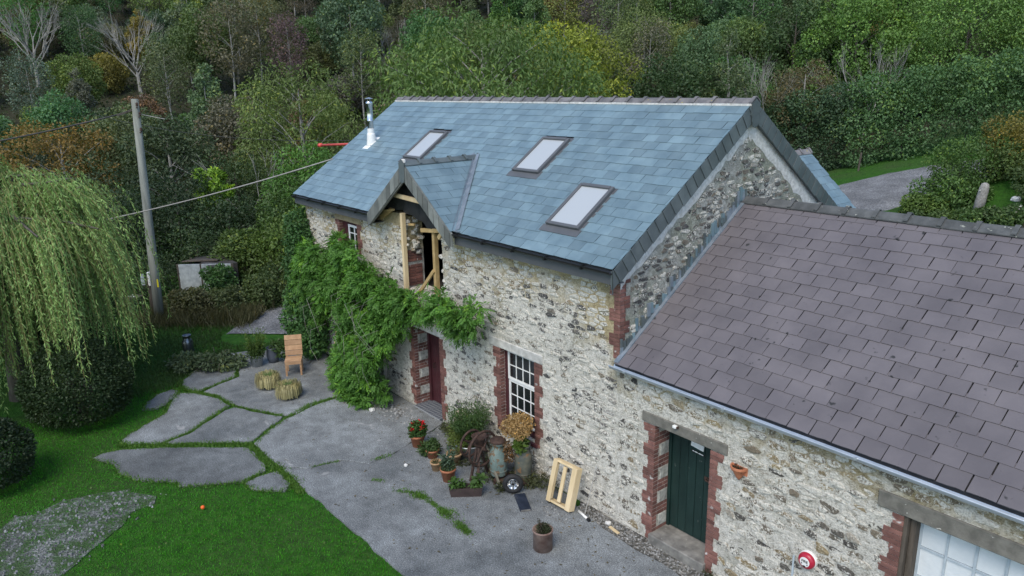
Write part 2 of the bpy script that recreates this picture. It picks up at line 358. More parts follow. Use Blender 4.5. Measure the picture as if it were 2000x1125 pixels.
def groundmat():
    m, nt, N, L = _nodes('turf_and_leaf_litter'); v = _pos(N, L)
    sx = N('ShaderNodeSeparateXYZ'); L(v, sx.inputs[0])
    n1 = _noise(N, L, v, .35, 6, .6); n2 = _noise(N, L, v, 5, 6, .7)
    s = _math(N, L, 'ADD', _math(N, L, 'MULTIPLY', _math(N, L, 'SUBTRACT', sx.outputs[0], 8.5), -.779), _math(N, L, 'MULTIPLY', _math(N, L, 'ADD', sx.outputs[1], 9.2), .627))
    k = _math(N, L, 'MULTIPLY', _math(N, L, 'SUBTRACT', s, 46), .15, True)
    gr = _ramp_of(N, L, n2.outputs[0], [(.3, (.016, .055, .006)), (.5, (.028, .105, .009)), (.7, (.05, .14, .016))])
    li = _ramp_of(N, L, n2.outputs[0], [(.3, (.015, .017, .010)), (.5, (.03, .034, .018)), (.7, (.055, .05, .03))])
    c = _mix(N, L, k, gr, li)
    c = _mix(N, L, _ramp_of(N, L, n1.outputs[0], [(.4, 0), (.7, .45)]), c, (.06, .055, .035))
    return _finish(m, N, L, c, .95, n2.outputs[0], 1, .12, 0, .2)
GROUND = groundmat()
ob('ground', npmesh('ground', np.stack([GX, GY, GZ], -1).reshape(-1, 3), FQ, GROUND, smooth=True), kind='structure')
def gravelmat(name, a, b, c3, green=.0):
    m, nt, N, L = _nodes(name); v = _pos(N, L)
    vo = N('ShaderNodeTexVoronoi'); vo.inputs['Scale'].default_value = 26; L(v, vo.inputs['Vector'])
    sp = N('ShaderNodeSeparateColor'); L(vo.outputs['Color'], sp.inputs[0])
    c = _ramp_of(N, L, sp.outputs[0], [(0, a), (.6, b), (1, c3)])
    n = _noise(N, L, v, .8, 5); c = _mix(N, L, 1.0, c, _ramp_of(N, L, n.outputs[0], [(.35, .7), (.65, 1.2)]), 'MULTIPLY')
    if green:
        c = _mix(N, L, _ramp_of(N, L, _noise(N, L, v, 3, 6, .7).outputs[0], [(.42, 0), (.54, green)]), c, (.035, .07, .018))
    return _finish(m, N, L, c, .9, vo.outputs['Distance'], .8, .03, 0, .3)
LANEM = gravelmat('lane_gravel', (.11, .115, .12), (.18, .185, .19), (.30, .305, .31))
GRAVM = gravelmat('grass_gravel', (.07, .075, .07), (.13, .135, .13), (.22, .225, .22), .9)
CHIPM = gravelmat('stone_chippings', (.05, .05, .045), (.12, .115, .1), (.28, .27, .25))
def ribbon(name, path, wid, mat, lift, wob=.25, seed=1):
    rng = random.Random(seed); P = []; pts = [Vector((a, b, 0)) for a, b in path]
    for i in range(len(pts) - 1):
        n = max(2, int((pts[i + 1] - pts[i]).length / 1.0))
        a = pts[max(0, i - 1)]; b = pts[i]; c = pts[i + 1]; d = pts[min(len(pts) - 1, i + 2)]
        for k in range(n):
            t = k / n; P.append(.5 * ((2 * b) + (c - a) * t + (2 * a - 5 * b + 4 * c - d) * t * t + (3 * b - a - 3 * c + d) * t ** 3))
    P.append(pts[-1]); V = []; F = []; K = 9
    for i, p in enumerate(P):
        d = (P[min(i + 1, len(P) - 1)] - P[max(i - 1, 0)]).normalized(); r = Vector((d.y, -d.x, 0)); ww = wid if not callable(wid) else wid(i / len(P))
        l = -ww / 2 - rng.random() * wob; q = ww / 2 + rng.random() * wob
        for k in range(K):
            a = p + r * (l + (q - l) * k / (K - 1)); e = min(k, K - 1 - k)
            V.append((a.x, a.y, H(a.x, a.y) + lift - (.05 if e == 0 else 0)))
    for i in range(len(P) - 1):
        for k in range(K - 1): F.append((i * K + k, i * K + k + 1, (i + 1) * K + k + 1, (i + 1) * K + k))
    return ob(name, npmesh(name, V, F, mat, smooth=True), kind='structure')
LANEPATH = [(-15.4, -.9), (-16.9, .8), (-18.6, 4.5), (-18.5, 11), (-15, 19), (-10.6, 25.5), (-9, 31), (-4, 36.5), (6, 42), (24, 50)]
ribbon('lane', LANEPATH, lambda t: 2.3 + 3.6 * sstep(.12, .42, t), LANEM, -.012, .3, 3)

# ------------------------------------------------------------------ yard: concrete slabs, chippings, lawn gravel
def concmat():
    m, nt, N, L = _nodes('yard_concrete'); v = _pos(N, L)
    n1 = _noise(N, L, v, .55, 6, .62); n2 = _noise(N, L, v, 3.2, 7, .7); n3 = _noise(N, L, v, 85, 3, .7)
    c = _ramp_of(N, L, n1.outputs[0], [(.33, (.10, .11, .115)), (.48, (.15, .16, .163)), (.66, (.215, .232, .238))])
    c = _mix(N, L, 1.0, c, _ramp_of(N, L, n2.outputs[0], [(.3, .68), (.7, 1.28)]), 'MULTIPLY')
    c = _mix(N, L, 1.0, c, _ramp_of(N, L, n3.outputs[0], [(.34, .35), (.5, 1), (.66, 2.0)]), 'MULTIPLY')
    c = _mix(N, L, 1.0, c, _ramp_of(N, L, _noise(N, L, v, 36, 4, .75).outputs[0], [(.25, .35), (.5, 1), (.75, 1.9)]), 'MULTIPLY')
    pale = _noise(N, L, v, 1.7, 4, .6, .6)
    c = _mix(N, L, _ramp_of(N, L, pale.outputs[0], [(.68, 0), (.73, .7)]), c, (.36, .36, .35))
    t = _tone(N); k = _math(N, L, 'MULTIPLY_ADD', t, .75); k.node.inputs[2].default_value = .62
    c = _mix(N, L, 1.0, c, k, 'MULTIPLY')
    return _finish(m, N, L, c, .85, _math(N, L, 'ADD', n3.outputs[0], _math(N, L, 'MULTIPLY', n2.outputs[0], 2)), .6, .012, 0, .35)
YARDC = concmat()
SLABS = {
 'A': ([(-9.3, -7.04), (-9.38, -6.79), (-9.29, -6.39), (-8.77, -5.64), (-8.02, -4.78), (-7.52, -4.21), (-7.05, -4.17), (-6.47, -4.17), (-6.18, -4.29), (-6.01, -4.79), (-6.12, -5.01), (-6.69, -5.88), (-6.88, -5.88), (-7.67, -6.54), (-8.2, -6.71), (-8.67, -6.69)], .12),
 'A2': ([(-5.93, -4.83), (-6.04, -4.49), (-6.0, -4.09), (-5.31, -4.08), (-5.11, -4.26), (-5.42, -4.7)], .2),
 'B': ([(-9.82, -6.33), (-10.04, -6.04), (-10.33, -5.7), (-10.67, -5.13), (-11.21, -4.86), (-11.87, -4.4), (-11.42, -4.03), (-10.89, -3.77), (-10.15, -3.67), (-10.03, -3.85), (-9.68, -4.37), (-9.24, -4.9), (-9.03, -5.58), (-9.27, -5.96), (-9.5, -6.23)], .55),
 'C': ([(-8.97, -5.55), (-9.12, -4.93), (-9.56, -4.37), (-9.9, -3.85), (-9.93, -3.63), (-9.37, -3.35), (-8.57, -2.93), (-8.42, -3.06), (-8.08, -3.58), (-7.68, -3.99), (-8.37, -4.85)], .5),
 'D': ([(-11.34, -5.45), (-11.78, -5.25), (-12.19, -4.9), (-12.27, -4.49), (-12.03, -4.37), (-11.63, -4.67), (-11.28, -4.94), (-11.22, -5.19)], .4),
 'E1': ([(-12.41, -4.22), (-12.8, -4.07), (-13.2, -3.62), (-13.75, -3.34), (-13.9, -2.75), (-13.14, -2.43), (-12.04, -2.84), (-11.83, -3.4), (-11.64, -3.97), (-12.12, -4.18)], .45),
 'E2': ([(-11.52, -3.93), (-11.73, -3.38), (-11.95, -2.78), (-13.08, -2.37), (-14.1, -2.6), (-14.0, -1.9), (-13.3, -.95), (-13.0, -.05), (-8.75, -.05), (-8.78, -1.33), (-8.8, -1.9), (-8.5, -2.5), (-8.63, -2.84), (-9.3, -3.2), (-10.06, -3.56), (-10.38, -3.59), (-11.08, -3.71)], .6),
 'F1': ([(-8.68, -.05), (-8.69, -1.53), (-8.66, -2.03), (-8.36, -2.9), (-7.95, -3.58), (-7.56, -3.98), (-6.76, -4.0), (-6.13, -3.97), (-5.68, -3.54), (-5.69, -3.34), (-5.55, -2.86), (-5.0, -2.43), (-5.05, -1.79), (-5.27, -1.19), (-5.6, -.05)], .7),
 'F2': ([(-6.08, -3.97), (-5.64, -3.58), (-5.65, -3.34), (-5.51, -2.88), (-4.95, -2.45), (-5.0, -1.79), (-5.22, -1.19), (-5.55, -.05), (-1.5, -.05), (-.75, -.22), (0.05, -.38), (.9, -.4), (1.9, -.4), (3.2, -.42), (14, -.42), (14, -3.9), (-1.13, -3.89), (-2.37, -3.9), (-3.69, -3.9), (-4.72, -3.99)], .5)}
yard = ob('yard', npmesh('yard', [(-8.5, -.3, -.04), (-3, -.3, -.04), (-3, -.04, -.04), (-8.5, -.04, -.04)], [(0, 1, 2, 3)], SOIL), kind='structure')
def rough_poly(poly, seed, step=.22, amp=.035):
    rng = random.Random(seed); out = []
    for i in range(len(poly)):
        a = poly[i]; b = poly[(i + 1) % len(poly)]; L_ = math.dist(a, b); n = max(1, int(L_ / step))
        for k in range(n):
            t = k / n; j = amp if L_ < 6 else amp * .4
            out.append((a[0] + (b[0] - a[0]) * t + rng.uniform(-j, j), a[1] + (b[1] - a[1]) * t + rng.uniform(-j, j)))
    return out
def ccw(p):
    a = sum(p[i][0] * p[(i + 1) % len(p)][1] - p[(i + 1) % len(p)][0] * p[i][1] for i in range(len(p))); return p if a > 0 else p[::-1]
SLABP = []
for i, (k, (poly, tn)) in enumerate(SLABS.items()):
    P = ccw(rough_poly(poly, i)); SLABP.append(np.array(P))
    mb = MB(); mb.tone = tn; mb.prism(P, -.12, 0.0, .012); mb.build('concrete_slab', YARDC, yard)
def inpoly(P, X, Y):
    P = np.asarray(P); r = np.zeros(X.shape, bool); j = len(P) - 1
    for i in range(len(P)):
        xi, yi = P[i]; xj, yj = P[j]
        c = ((yi > Y) != (yj > Y)) & (X < (xj - xi) * (Y - yi) / (yj - yi + 1e-12) + xi); r ^= c; j = i
    return r
# strip of chippings along the outbuilding wall
mb = MB(); mb.prism(ccw(rough_poly([(-.9, -.02), (-.75, -.2), (.05, -.36), (.9, -.38), (1.9, -.38), (14, -.4), (14, -.02)], 7, .3, .03)), -.1, -.012)
mb.build('chippings', CHIPM, None, kind='structure')
GRAVPOLY = [(-7.6, -10.2), (-7.4, -8.95), (-7.66, -8.06), (-7.55, -7.35), (-7.29, -6.8), (-6.72, -6.45), (-6.35, -6.3), (-6.25, -6.8), (-5.89, -7.23), (-5.48, -7.74), (-4.8, -8.3), (-3.8, -10.2)]
mb = MB(); mb.prism(ccw(rough_poly(GRAVPOLY, 9, .3, .2)), -.1, -.026); mb.build('gravel_patch', GRAVM, None, kind='structure')

# ------------------------------------------------------------------ stones, slates and bricks
def clip(poly, nx_, ny_, c):
    out = []; n = len(poly)
    for i in range(n):
        a = poly[i]; b = poly[(i + 1) % n]; da = a[0] * nx_ + a[1] * ny_ - c; db = b[0] * nx_ + b[1] * ny_ - c
        if da <= 0: out.append(a)
        if (da < 0 < db) or (db < 0 < da):
            t = da / (da - db); out.append((a[0] + (b[0] - a[0]) * t, a[1] + (b[1] - a[1]) * t))
    return out
def stone_cells(rng, u0, u1, v0, v1, su, sv, ok):
    k = su / sv * .74; pts = []; v = v0 - sv
    while v < v1 + sv:
        hh = sv * rng.uniform(.7, 1.35); u = u0 - su * rng.random() - su
        while u < u1 + su:
            ww = su * rng.choice((.35, .5, .7, .95, 1.25, 1.7)) * rng.uniform(.85, 1.15)
            pts.append((u + ww / 2, (v + hh / 2 + rng.uniform(-.3, .3) * hh) * k)); u += ww
        v += hh
    G = {}; c = su * 1.3
    for p in pts: G.setdefault((int(p[0] // c), int(p[1] // c)), []).append(p)
    out = []
    for p in pts:
        if not (u0 < p[0] < u1 and v0 < p[1] / k < v1): continue
        R = su * 1.6; poly = [(p[0] - R, p[1] - R), (p[0] + R, p[1] - R), (p[0] + R, p[1] + R), (p[0] - R, p[1] + R)]
        gi, gj = int(p[0] // c), int(p[1] // c); nb = []
        for i in (-2, -1, 0, 1, 2):
            for j in (-2, -1, 0, 1, 2): nb += G.get((gi + i, gj + j), [])
        nb.sort(key=lambda q: (q[0] - p[0]) ** 2 + (q[1] - p[1]) ** 2)
        for q in nb[1:22]:
            dx, dy = q[0] - p[0], q[1] - p[1]; poly = clip(poly, dx, dy, (q[0] ** 2 + q[1] ** 2 - p[0] ** 2 - p[1] ** 2) / 2)
            if len(poly) < 3: break
        if len(poly) < 3: continue
        poly = [(max(u0, min(u1, a)), max(v0, min(v1, b / k))) for a, b in poly]
        if ok(poly): out.append(poly)
    return out
def stone_geo(rng, poly, proud, gap):
    P = np.array(poly); c = P.mean(0); d = P - c; r = np.linalg.norm(d, axis=1); rm = r.mean()
    Q = []
    for i in range(len(P)):                                     # soften corners
        a = P[i]; b = P[(i + 1) % len(P)]
        if np.linalg.norm(b - a) < .012: continue
        q_ = rng.uniform(.82, .94); Q.append(a * q_ + b * (1 - q_)); Q.append(a * (1 - q_) + b * q_)
    if len(Q) < 5: return None
    Q = np.array(Q); d = Q - c; r = np.linalg.norm(d, axis=1, keepdims=True); u = d / np.maximum(r, 1e-4)
    if r.min() < gap * 1.3: return None
    j = lambda s: np.array([[rng.uniform(-s, s)] for _ in range(len(Q))])
    r0 = np.maximum(r - gap + j(.006), .01); n = len(Q)
    V = [(*(p), -.03) for p in c + u * r0] + [(*(p), proud * .75 + rng.uniform(-.004, .004)) for p in c + u * (r0 * .93)] + [(*(p), proud + rng.uniform(-.006, .006)) for p in c + u * (r0 * .68)] + [(c[0], c[1], proud + rng.uniform(-.004, .008))]
    F = []
    for a in (0, 1): F += [(a * n + i, a * n + (i + 1) % n, (a + 1) * n + (i + 1) % n, (a + 1) * n + i) for i in range(n)]
    F += [(2 * n + i, 2 * n + (i + 1) % n, 3 * n) for i in range(n)]
    return V, F, c
def area(p): return abs(sum(p[i][0] * p[(i + 1) % len(p)][1] - p[(i + 1) % len(p)][0] * p[i][1] for i in range(len(p)))) / 2
def lay_stones(cells, seed, fmap, flip, tonef, proudf, gap, limit, parent, mat, vis=lambda c: True):
    """cells -> the stones that show largest become parts, the rest one joined part"""
    rng = random.Random(seed); items = []
    for poly in cells:
        g = stone_geo(rng, ccw(poly), proudf(rng, poly), gap)
        if g is None: continue
        V, F, c = g; W = Vector(fmap(c[0], c[1], 0)); a = area(poly) / (W - CAM).length_squared
        items.append((a if vis(c) else a * .01, V, F, c, tonef(rng, c)))
    items.sort(key=lambda t: -t[0]); rest = MB()
    for n, (a, V, F, c, t) in enumerate(items):
        VV = [fmap(*p) for p in V]; FF = [f[::-1] for f in F] if flip else F
        if n < limit:
            o = fmap(c[0], c[1], 0); mb = MB(); mb.tone = t
            mb.add([(p[0] - o[0], p[1] - o[1], p[2] - o[2]) for p in VV], FF); mb.build('stone', mat, parent, o)
        else: rest.tone = t; rest.add(VV, FF)
    if rest.v: rest.build('small_stones', mat, parent, kind='stuff')

def wall_cells(mb, x0, x1, z0, z1, y0, y1, openings):
    """wall slab in the XZ plane between y0 (front) and y1 (back) with rectangular holes"""
    xs = sorted({x0, x1, *[a for o in openings for a in (o[0], o[1])]}); zs = sorted({z0, z1, *[a for o in openings for a in (o[2], o[3])]})
    hole = lambda cx, cz: any(o[0] < cx < o[1] and o[2] < cz < o[3] for o in openings)
    for i in range(len(xs) - 1):
        for k in range(len(zs) - 1):
            a, b, c, d = xs[i], xs[i + 1], zs[k], zs[k + 1]
            if hole((a + b) / 2, (c + d) / 2): continue
            mb.add([(a, y0, c), (b, y0, c), (b, y0, d), (a, y0, d)], [(0, 1, 2, 3)])
            mb.add([(a, y1, c), (b, y1, c), (b, y1, d), (a, y1, d)], [(3, 2, 1, 0)])
    for (a, b, c, d) in openings:
        mb.add([(a, y0, c), (a, y1, c), (a, y1, d), (a, y0, d)], [(0, 1, 2, 3)])
        mb.add([(b, y0, c), (b, y1, c), (b, y1, d), (b, y0, d)], [(3, 2, 1, 0)])
        mb.add([(a, y0, d), (b, y0, d), (b, y1, d), (a, y1, d)], [(3, 2, 1, 0)])
        mb.add([(a, y0, c), (b, y0, c), (b, y1, c), (a, y1, c)], [(0, 1, 2, 3)])
    mb.add([(x0, y0, z1), (x1, y0, z1), (x1, y1, z1), (x0, y1, z1)], [(0, 1, 2, 3)])

BRK = {}
def brick(parent, x0, x1, y0, y1, z0, h, mat, name='brick'):
    key = (round(x1 - x0, 3), round(y1 - y0, 3), round(h, 3), mat.name)
    if key not in BRK:
        mb = MB(); a, b, c = (x1 - x0) / 2, (y1 - y0) / 2, h / 2
        mb.box((-a, -b, -c), (a, b, c), bev=.004); BRK[key] = mb.mesh(name, mat)
    return ob(name, BRK[key], parent, ((x0 + x1) / 2, (y0 + y1) / 2, z0 + h / 2))
def jamb(parent, x, side, z0, z1, depth, rng, reveal=True, mat=None, wide=(.13, .235), per=3, yo=-.018):
    """toothed brick jamb: x is the opening edge, side -1 bricks lie to the left of it"""
    mat = mat or BRICK; h = .075; n = int((z1 - z0) / h); hb = (z1 - z0) / n
    for i in range(n):
        w_ = wide[(i // per) % 2] + (.0 if i % 2 else .012); z = z0 + i * hb + .004
        a, b = (x - w_, x + .006) if side < 0 else (x - .006, x + w_)
        brick(parent, a, b, yo, .105, z, hb - .009, mat)
        if reveal:
            st = (i // per) % 2 == 1
            if st and i % per == 0 and i + per <= n:
                a2, b2 = (x - .10, x + .012) if side < 0 else (x - .012, x + .10)
                brick(parent, a2, b2, .16, depth - .06, z, hb * per - .012, REVEALST, 'reveal_stone')
            if not st:
                a2, b2 = (x - .10, x + .005) if side < 0 else (x - .005, x + .10)
                m_ = .112 + (depth - .112) * (.45 if i % 2 else .6)
                brick(parent, a2, b2, .112, m_ - .006, z, hb - .009, mat); brick(parent, a2, b2, m_, depth, z, hb - .009, mat)
SLM = {}
def slate_mesh(w_, l, t, var, mat, name='slate'):
    key = (round(w_, 3), round(l, 3), var, mat.name)
    if key not in SLM:
        rng = random.Random(hash((var, 5)) & 255); mb = MB(); mb.tone = (var * .37) % 1
        # local: x across, y up the slope, z out
        j = lambda s=.004: rng.uniform(-s, s)
        vs = [(-w_ / 2 + j(), j(.006), 0), (-w_ * .1, j(.005), 0), (w_ * .2, j(.005), 0), (w_ / 2 + j(), j(.006), 0), (w_ / 2 + j(), l, 0), (-w_ / 2 + j(), l, 0)]
        n = 6; V = [(a, b, -t) for a, b, c in vs] + [(a, b, 0) for a, b, c in vs]
        mb.add(V, [tuple(range(n, 2 * n)), tuple(range(n))[::-1]] + [(i, (i + 1) % n, n + (i + 1) % n, n + i) for i in range(n)])
        SLM[key] = mb.mesh(name, mat)
    return SLM[key]
def slope_frame(o, ux, uy):
    """matrix with x along eaves, y up the slope, z outward"""
    ux = Vector(ux).normalized(); uy = Vector(uy).normalized(); uz = ux.cross(uy)
    return Matrix(((ux.x, uy.x, uz.x, o[0]), (ux.y, uy.y, uz.y, o[1]), (ux.z, uy.z, uz.z, o[2]), (0, 0, 0, 1)))
def lay_slates(M, length, rise, gauge, wid, tilt, thick, mat, parent, limit, keep, seed, name='slate', lo=0.0, xr=None, gap=.006, rowclip=None, cut=None):
    rng = random.Random(seed); items = []; rows = int(math.ceil((rise - lo) / gauge))
    for r in range(rows):
        y = lo + r * gauge; l = min(gauge * 1.28, rise - y)
        if l < .05: continue
        x0, x1 = rowclip(y) if rowclip else (0, length)
        x = x0 - (wid / 2 if r % 2 else 0) ; first = True
        while x < x1 - .02:
            a = max(x, x0); b = min(x + wid, x1); x += wid
            if b - a < .04: continue
            spans = [(a, b)]
            for ca, cb in (cut(y, gauge) if cut else ()):
                spans = [q_ for p_, r_ in spans for q_ in ((p_, min(r_, ca)), (max(p_, cb), r_)) if q_[1] - q_[0] > .045] if any(r_ > ca and p_ < cb for p_, r_ in spans) else spans
            for a, b in spans:
              ww = b - a - gap; cx = (a + b) / 2 + rng.uniform(-.003, .003)
              if not keep(cx, y + gauge / 2): continue
              q = (round(ww, 2) if abs(ww - (wid - gap)) > .01 else wid - gap)
              T = M @ Matrix.Translation((cx, y + rng.uniform(-.004, .004), thick + tilt * l * .98 + rng.uniform(0, .004))) @ Matrix.Rotation(-tilt + rng.uniform(-.004, .004), 4, 'X') @ Matrix.Rotation(rng.uniform(-.006, .006), 4, 'Z')
              items.append(((T.translation - CAM).length_squared / (q), T, q, l))
    items.sort(key=lambda t: t[0]); rest = MB()
    for n, (d, T, q, l) in enumerate(items):
        me = slate_mesh(q, l, thick, rng.randrange(9), mat, name)
        if n < limit: ob(name, me, parent, T.translation, T.to_3x3())
        else:
            rest.tone = rng.random(); rest.add([T @ v.co for v in me.vertices], [tuple(p.vertices) for p in me.polygons])
    if rest.v: rest.build('small_' + name + 's', mat, parent, kind='stuff')

# ================================================================== STONE HOUSE
R = random.Random(11)
house = thing('stone_house', 'two-storey rubble stone house with new blue slate roof and dormer under construction', 'house')
HX0, HX1, HD = -12.71, 0.0, 6.95
RS = .6966; RTH = math.atan(RS); RC, RSN = cos(RTH), sin(RTH)
YR, ZR, YE, ZE = 3.474, 7.484, -.30, 4.855
def roofz(y): return ZE + RS * (y - YE)
DOOR = (-6.9, -5.74, 0.0, 2.12); WIN = (-3.40, -2.28, .70, 2.49); UWIN = (-10.52, -9.5, 3.5, 4.34); GAP = (-7.05, -5.45, 3.08, 4.9)
mb = MB(); wall_cells(mb, HX0, HX1, -.3, 4.9, 0, .5, [DOOR, WIN, UWIN, GAP])
fw = mb.build('front_wall', LIMEWALL, house)
def gable(x0, x1, name, mat):
    mb = MB(); prof = [(.012, -.3), (HD, -.3), (HD, 4.8), (YR, roofz(YR) - .12), (.012, 4.8)]
    n = 5; V = [(x1, a, b) for a, b in prof] + [(x0, a, b) for a, b in prof]
    mb.add(V, [tuple(range(n)), tuple(range(n, 2 * n))[::-1]] + [(i, n + i, n + (i + 1) % n, (i + 1) % n) for i in range(n)]); return mb.build(name, mat, house)
gw = gable(-.5, -.002, 'gable_wall', GABLEWALL); gable(HX0 + .002, HX0 + .5, 'far_gable_wall', GABLEWALL)
MB().box((HX0 + .5, HD - .5, -.3), (-.5, HD, 4.85)).build('back_wall', GABLEWALL, house)
MB().box((HX0 + .5, .5, 2.78), (-.5, HD - .5, 3.0)).build('upper_floor', DARKIN, house)
MB().box((HX0 + .5, 2.6, 3.0), (-.5, 2.7, 4.9)).build('inner_partition', DARKIN, house)
def overl(poly, o, m): 
    us = [p[0] for p in poly]; vs = [p[1] for p in poly]
    return min(us) < o[1] + m[1] and max(us) > o[0] - m[0] and min(vs) < o[3] + m[3] and max(vs) > o[2] - m[2]
def okf(poly):
    if overl(poly, DOOR, (.17, .17, .3, .02)) or overl(poly, WIN, (.17, .17, .04, .0)) or overl(poly, UWIN, (.17, .17, .03, .03)): return False
    if overl(poly, (-3.78, -2.03, 2.49, 2.68), (0, 0, 0, 0)): return False
    if overl(poly, GAP, (-.02, -.02, -.02, 0)): return False
    if overl(poly, (-.17, .1, 3.15, 5), (0, 0, 0, 0)): return False
    return True
def tone_f(rng, c):
    if c[1] > 3.9 and rng.random() < .6: return rng.choice((.5, .58, .66, .72, .78)) + rng.uniform(-.03, .03)
    return min(.99, max(.0, rng.choice((.03, .08, .15, .22, .3, .38, .45, .55, .85, .92)) + rng.uniform(-.04, .04)))
def proud_f(rng, poly): return rng.choice((-.008, -.001, .004, .007, .010, .015, .022))
cells = stone_cells(random.Random(21), HX0 + .02, HX1 - .02, -.05, 4.62, .245, .086, okf)
hidden = lambda c: not (-12.9 < c[0] < -7.0 and c[1] < 4.0)
lay_stones(cells, 31, lambda u, v, n: (u, -n, v), False, tone_f, proud_f, .013, 210, fw, STONE, hidden)
def okg(poly):
    for a, b in poly:
        if b > roofz(a if a < YR else 2 * YR - a) - .60 or b < 2.9: return False
        if a < .17 and b > 3.1: return False
    return True
cells = stone_cells(random.Random(22), .0, HD, 2.9, 7.2, .21, .085, okg)
annexz = lambda y: 3.2 + .692 * y
lay_stones(cells, 32, lambda u, v, n: (n, u, v), False, lambda r_, c: min(.99, max(0, r_.choice((.05, .12, .2, .3, .4, .45, .85)) + r_.uniform(-.05, .05))), lambda r_, p: r_.choice((-.012, -.004, .003, .010, .018)), .016, 90, gw, STONEG, lambda c: c[1] > (annexz(c[0]) if c[0] < 3.5 else 5.6) and c[0] < 5.9)
# brick jambs, quoin, lintels
for k, (x, s, z0, z1, d, rv) in enumerate([(DOOR[0], -1, .03, 2.1, .45, True), (DOOR[1], 1, .03, 2.1, .45, False), (WIN[0], -1, .62, 2.48, .2, False), (WIN[1], 1, .62, 2.48, .2, False), (UWIN[0], -1, 3.5, 4.34, .2, False), (UWIN[1], 1, 3.5, 4.34, .2, False)]):
    jamb(fw, x, s, z0, z1, d, R, rv)
for i in range(25):                                    # the brown reveal beside the sash
    brick(fw, WIN[0] - .1, WIN[0] + .004, .112, .2, .63 + i * .0745, .066, BRICKD)
for i in range(19):
    z = 3.18 + i * .0755; a = (.13, .24)[(i // 3) % 2]; b = (.24, .13)[(i // 3) % 2]
    brick(fw, -a, .012, -.018, .1, z, .066, BRICK); brick(fw, -.1, .014, .106, b, z, .066, BRICKD)
mb = MB(); mb.box((-3.78, -.022, 2.49), (-2.03, .3, 2.68), bev=.012); mb.build('window_lintel', WLINTEL, fw)
mb = MB(); mb.box((-7.1, -.02, 2.12), (-5.55, .44, 2.32), bev=.012); mb.build('door_lintel', WLINTEL, fw)
mb = MB(); mb.box((-10.75, -.02, 4.34), (-9.3, .3, 4.52), bev=.012); mb.build('small_window_lintel', pm('tan_stone', (.3, .22, .13), (.42, .33, .2), 8, .9, .5, 40), fw)
mb = MB(); mb.box((-3.5, -.05, .60), (-2.2, .12, .69), bev=.01); mb.build('window_sill', MAROON, fw)
# ragged masonry round the opened-up wall
rg = random.Random(5); k = 0
def rubble(x, y, z, s, mat=STONE, name='broken_stone', parent=None):
    mb = MB(); mb.tone = rg.choice((.2, .4, .55, .68, .85, .92)); n = 7; vs = []
    for lv, rr in ((-.5, .7), (-.25, 1), (.25, .95), (.5, .6)):
        for i in range(n):
            t = 2 * pi * i / n; q = s * rr * rg.uniform(.8, 1.15); vs.append((cos(t) * q, sin(t) * q * .8, lv * s * 1.0 + rg.uniform(-.01, .01)))
    fs = [tuple(range(n))[::-1], tuple(range(3 * n, 4 * n))] + [(l * n + i, l * n + (i + 1) % n, (l + 1) * n + (i + 1) % n, (l + 1) * n + i) for l in range(3) for i in range(n)]
    mb.add(vs, fs); return mb.build(name, mat, parent if parent is not None else fw, (x, y, z), (rg.uniform(-.2, .2), rg.uniform(-.2, .2), rg.uniform(0, 3)))
for i in range(13):
    z = 3.95 + i * .07; rubble(GAP[0] + rg.uniform(-.04, .10), rg.uniform(.05, .45), z, rg.uniform(.06, .11))
for i in range(15):
    z = 3.12 + i * .11; rubble(GAP[1] + rg.uniform(-.07, .05), rg.uniform(.02, .12), z, rg.uniform(.05, .10)); rubble(GAP[1] + rg.uniform(-.03, .04), rg.uniform(.2, .45), z, rg.uniform(.06, .1))
for i in range(9): rubble(GAP[0] - .08 + i * .09 * .2, -.0 + rg.uniform(-.01, .05), 4.15 + rg.random() * .6, rg.uniform(.05, .09))
for i in range(12):
    z = 3.12 + i * .075
    for y0, y1 in ((.03, .22), (.23, .43)):
        if rg.random() < .9: brick(fw, GAP[0] - .1, GAP[0] + .035 + rg.uniform(-.01, .012), y0, y1, z, .066, BRICKD)
# ---- sash window
sw = ob('sash_window', None, house)
mb = MB(); x0, x1, z0, z1 = WIN[0], WIN[1], WIN[2], WIN[3]
mb.box((x0, .13, z0), (x0 + .07, .24, z1)).box((x1 - .07, .13, z0), (x1, .24, z1)).box((x0 + .07, .13, z1 - .05), (x1 - .07, .24, z1)).box((x0 + .07, .10, z0), (x1 - .07, .24, z0 + .06))
mb.build('outer_frame', MAROON, sw)
ix0, ix1, iz0, iz1, im = x0 + .072, x1 - .072, z0 + .062, z1 - .052, 1.78
for nm, a, b, yy, rows in (('upper_sash', im, iz1, .145, 2), ('lower_sash', im - .96, im - .012, .165, 3)):
    mb = MB(); f = .05
    mb.box((ix0, yy, a), (ix0 + f, yy + .035, b)).box((ix1 - f, yy, a), (ix1, yy + .035, b)).box((ix0 + f, yy, b - f), (ix1 - f, yy + .035, b)).box((ix0 + f, yy, a), (ix1 - f, yy + .035, a + f))
    w4 = (ix1 - ix0 - 2 * f) / 4; hr = (b - a - 2 * f) / rows
    for i in (1, 2, 3): mb.box((ix0 + f + w4 * i - .011, yy + .004, a + f), (ix0 + f + w4 * i + .011, yy + .03, b - f))
    for j in range(1, rows):
        for i in range(4): mb.box((ix0 + f + w4 * i + .011, yy + .006, a + f + hr * j - .011), (ix0 + f + w4 * (i + 1) - .011, yy + .028, a + f + hr * j + .011))
    mb.build(nm, WHITEP, sw)
    for i in range(4):
        for j in range(rows):
            mb = MB(); mb.box((-w4 / 2 + .008, -.003, -hr / 2 + .008), (w4 / 2 - .008, .003, hr / 2 - .008))
            mb.build('pane', GLASS, sw, (ix0 + f + w4 * (i + .5), yy + .018, a + f + hr * (j + .5)), (radians(rg.uniform(-.6, .6)), 0, radians(rg.uniform(-.8, .8))))
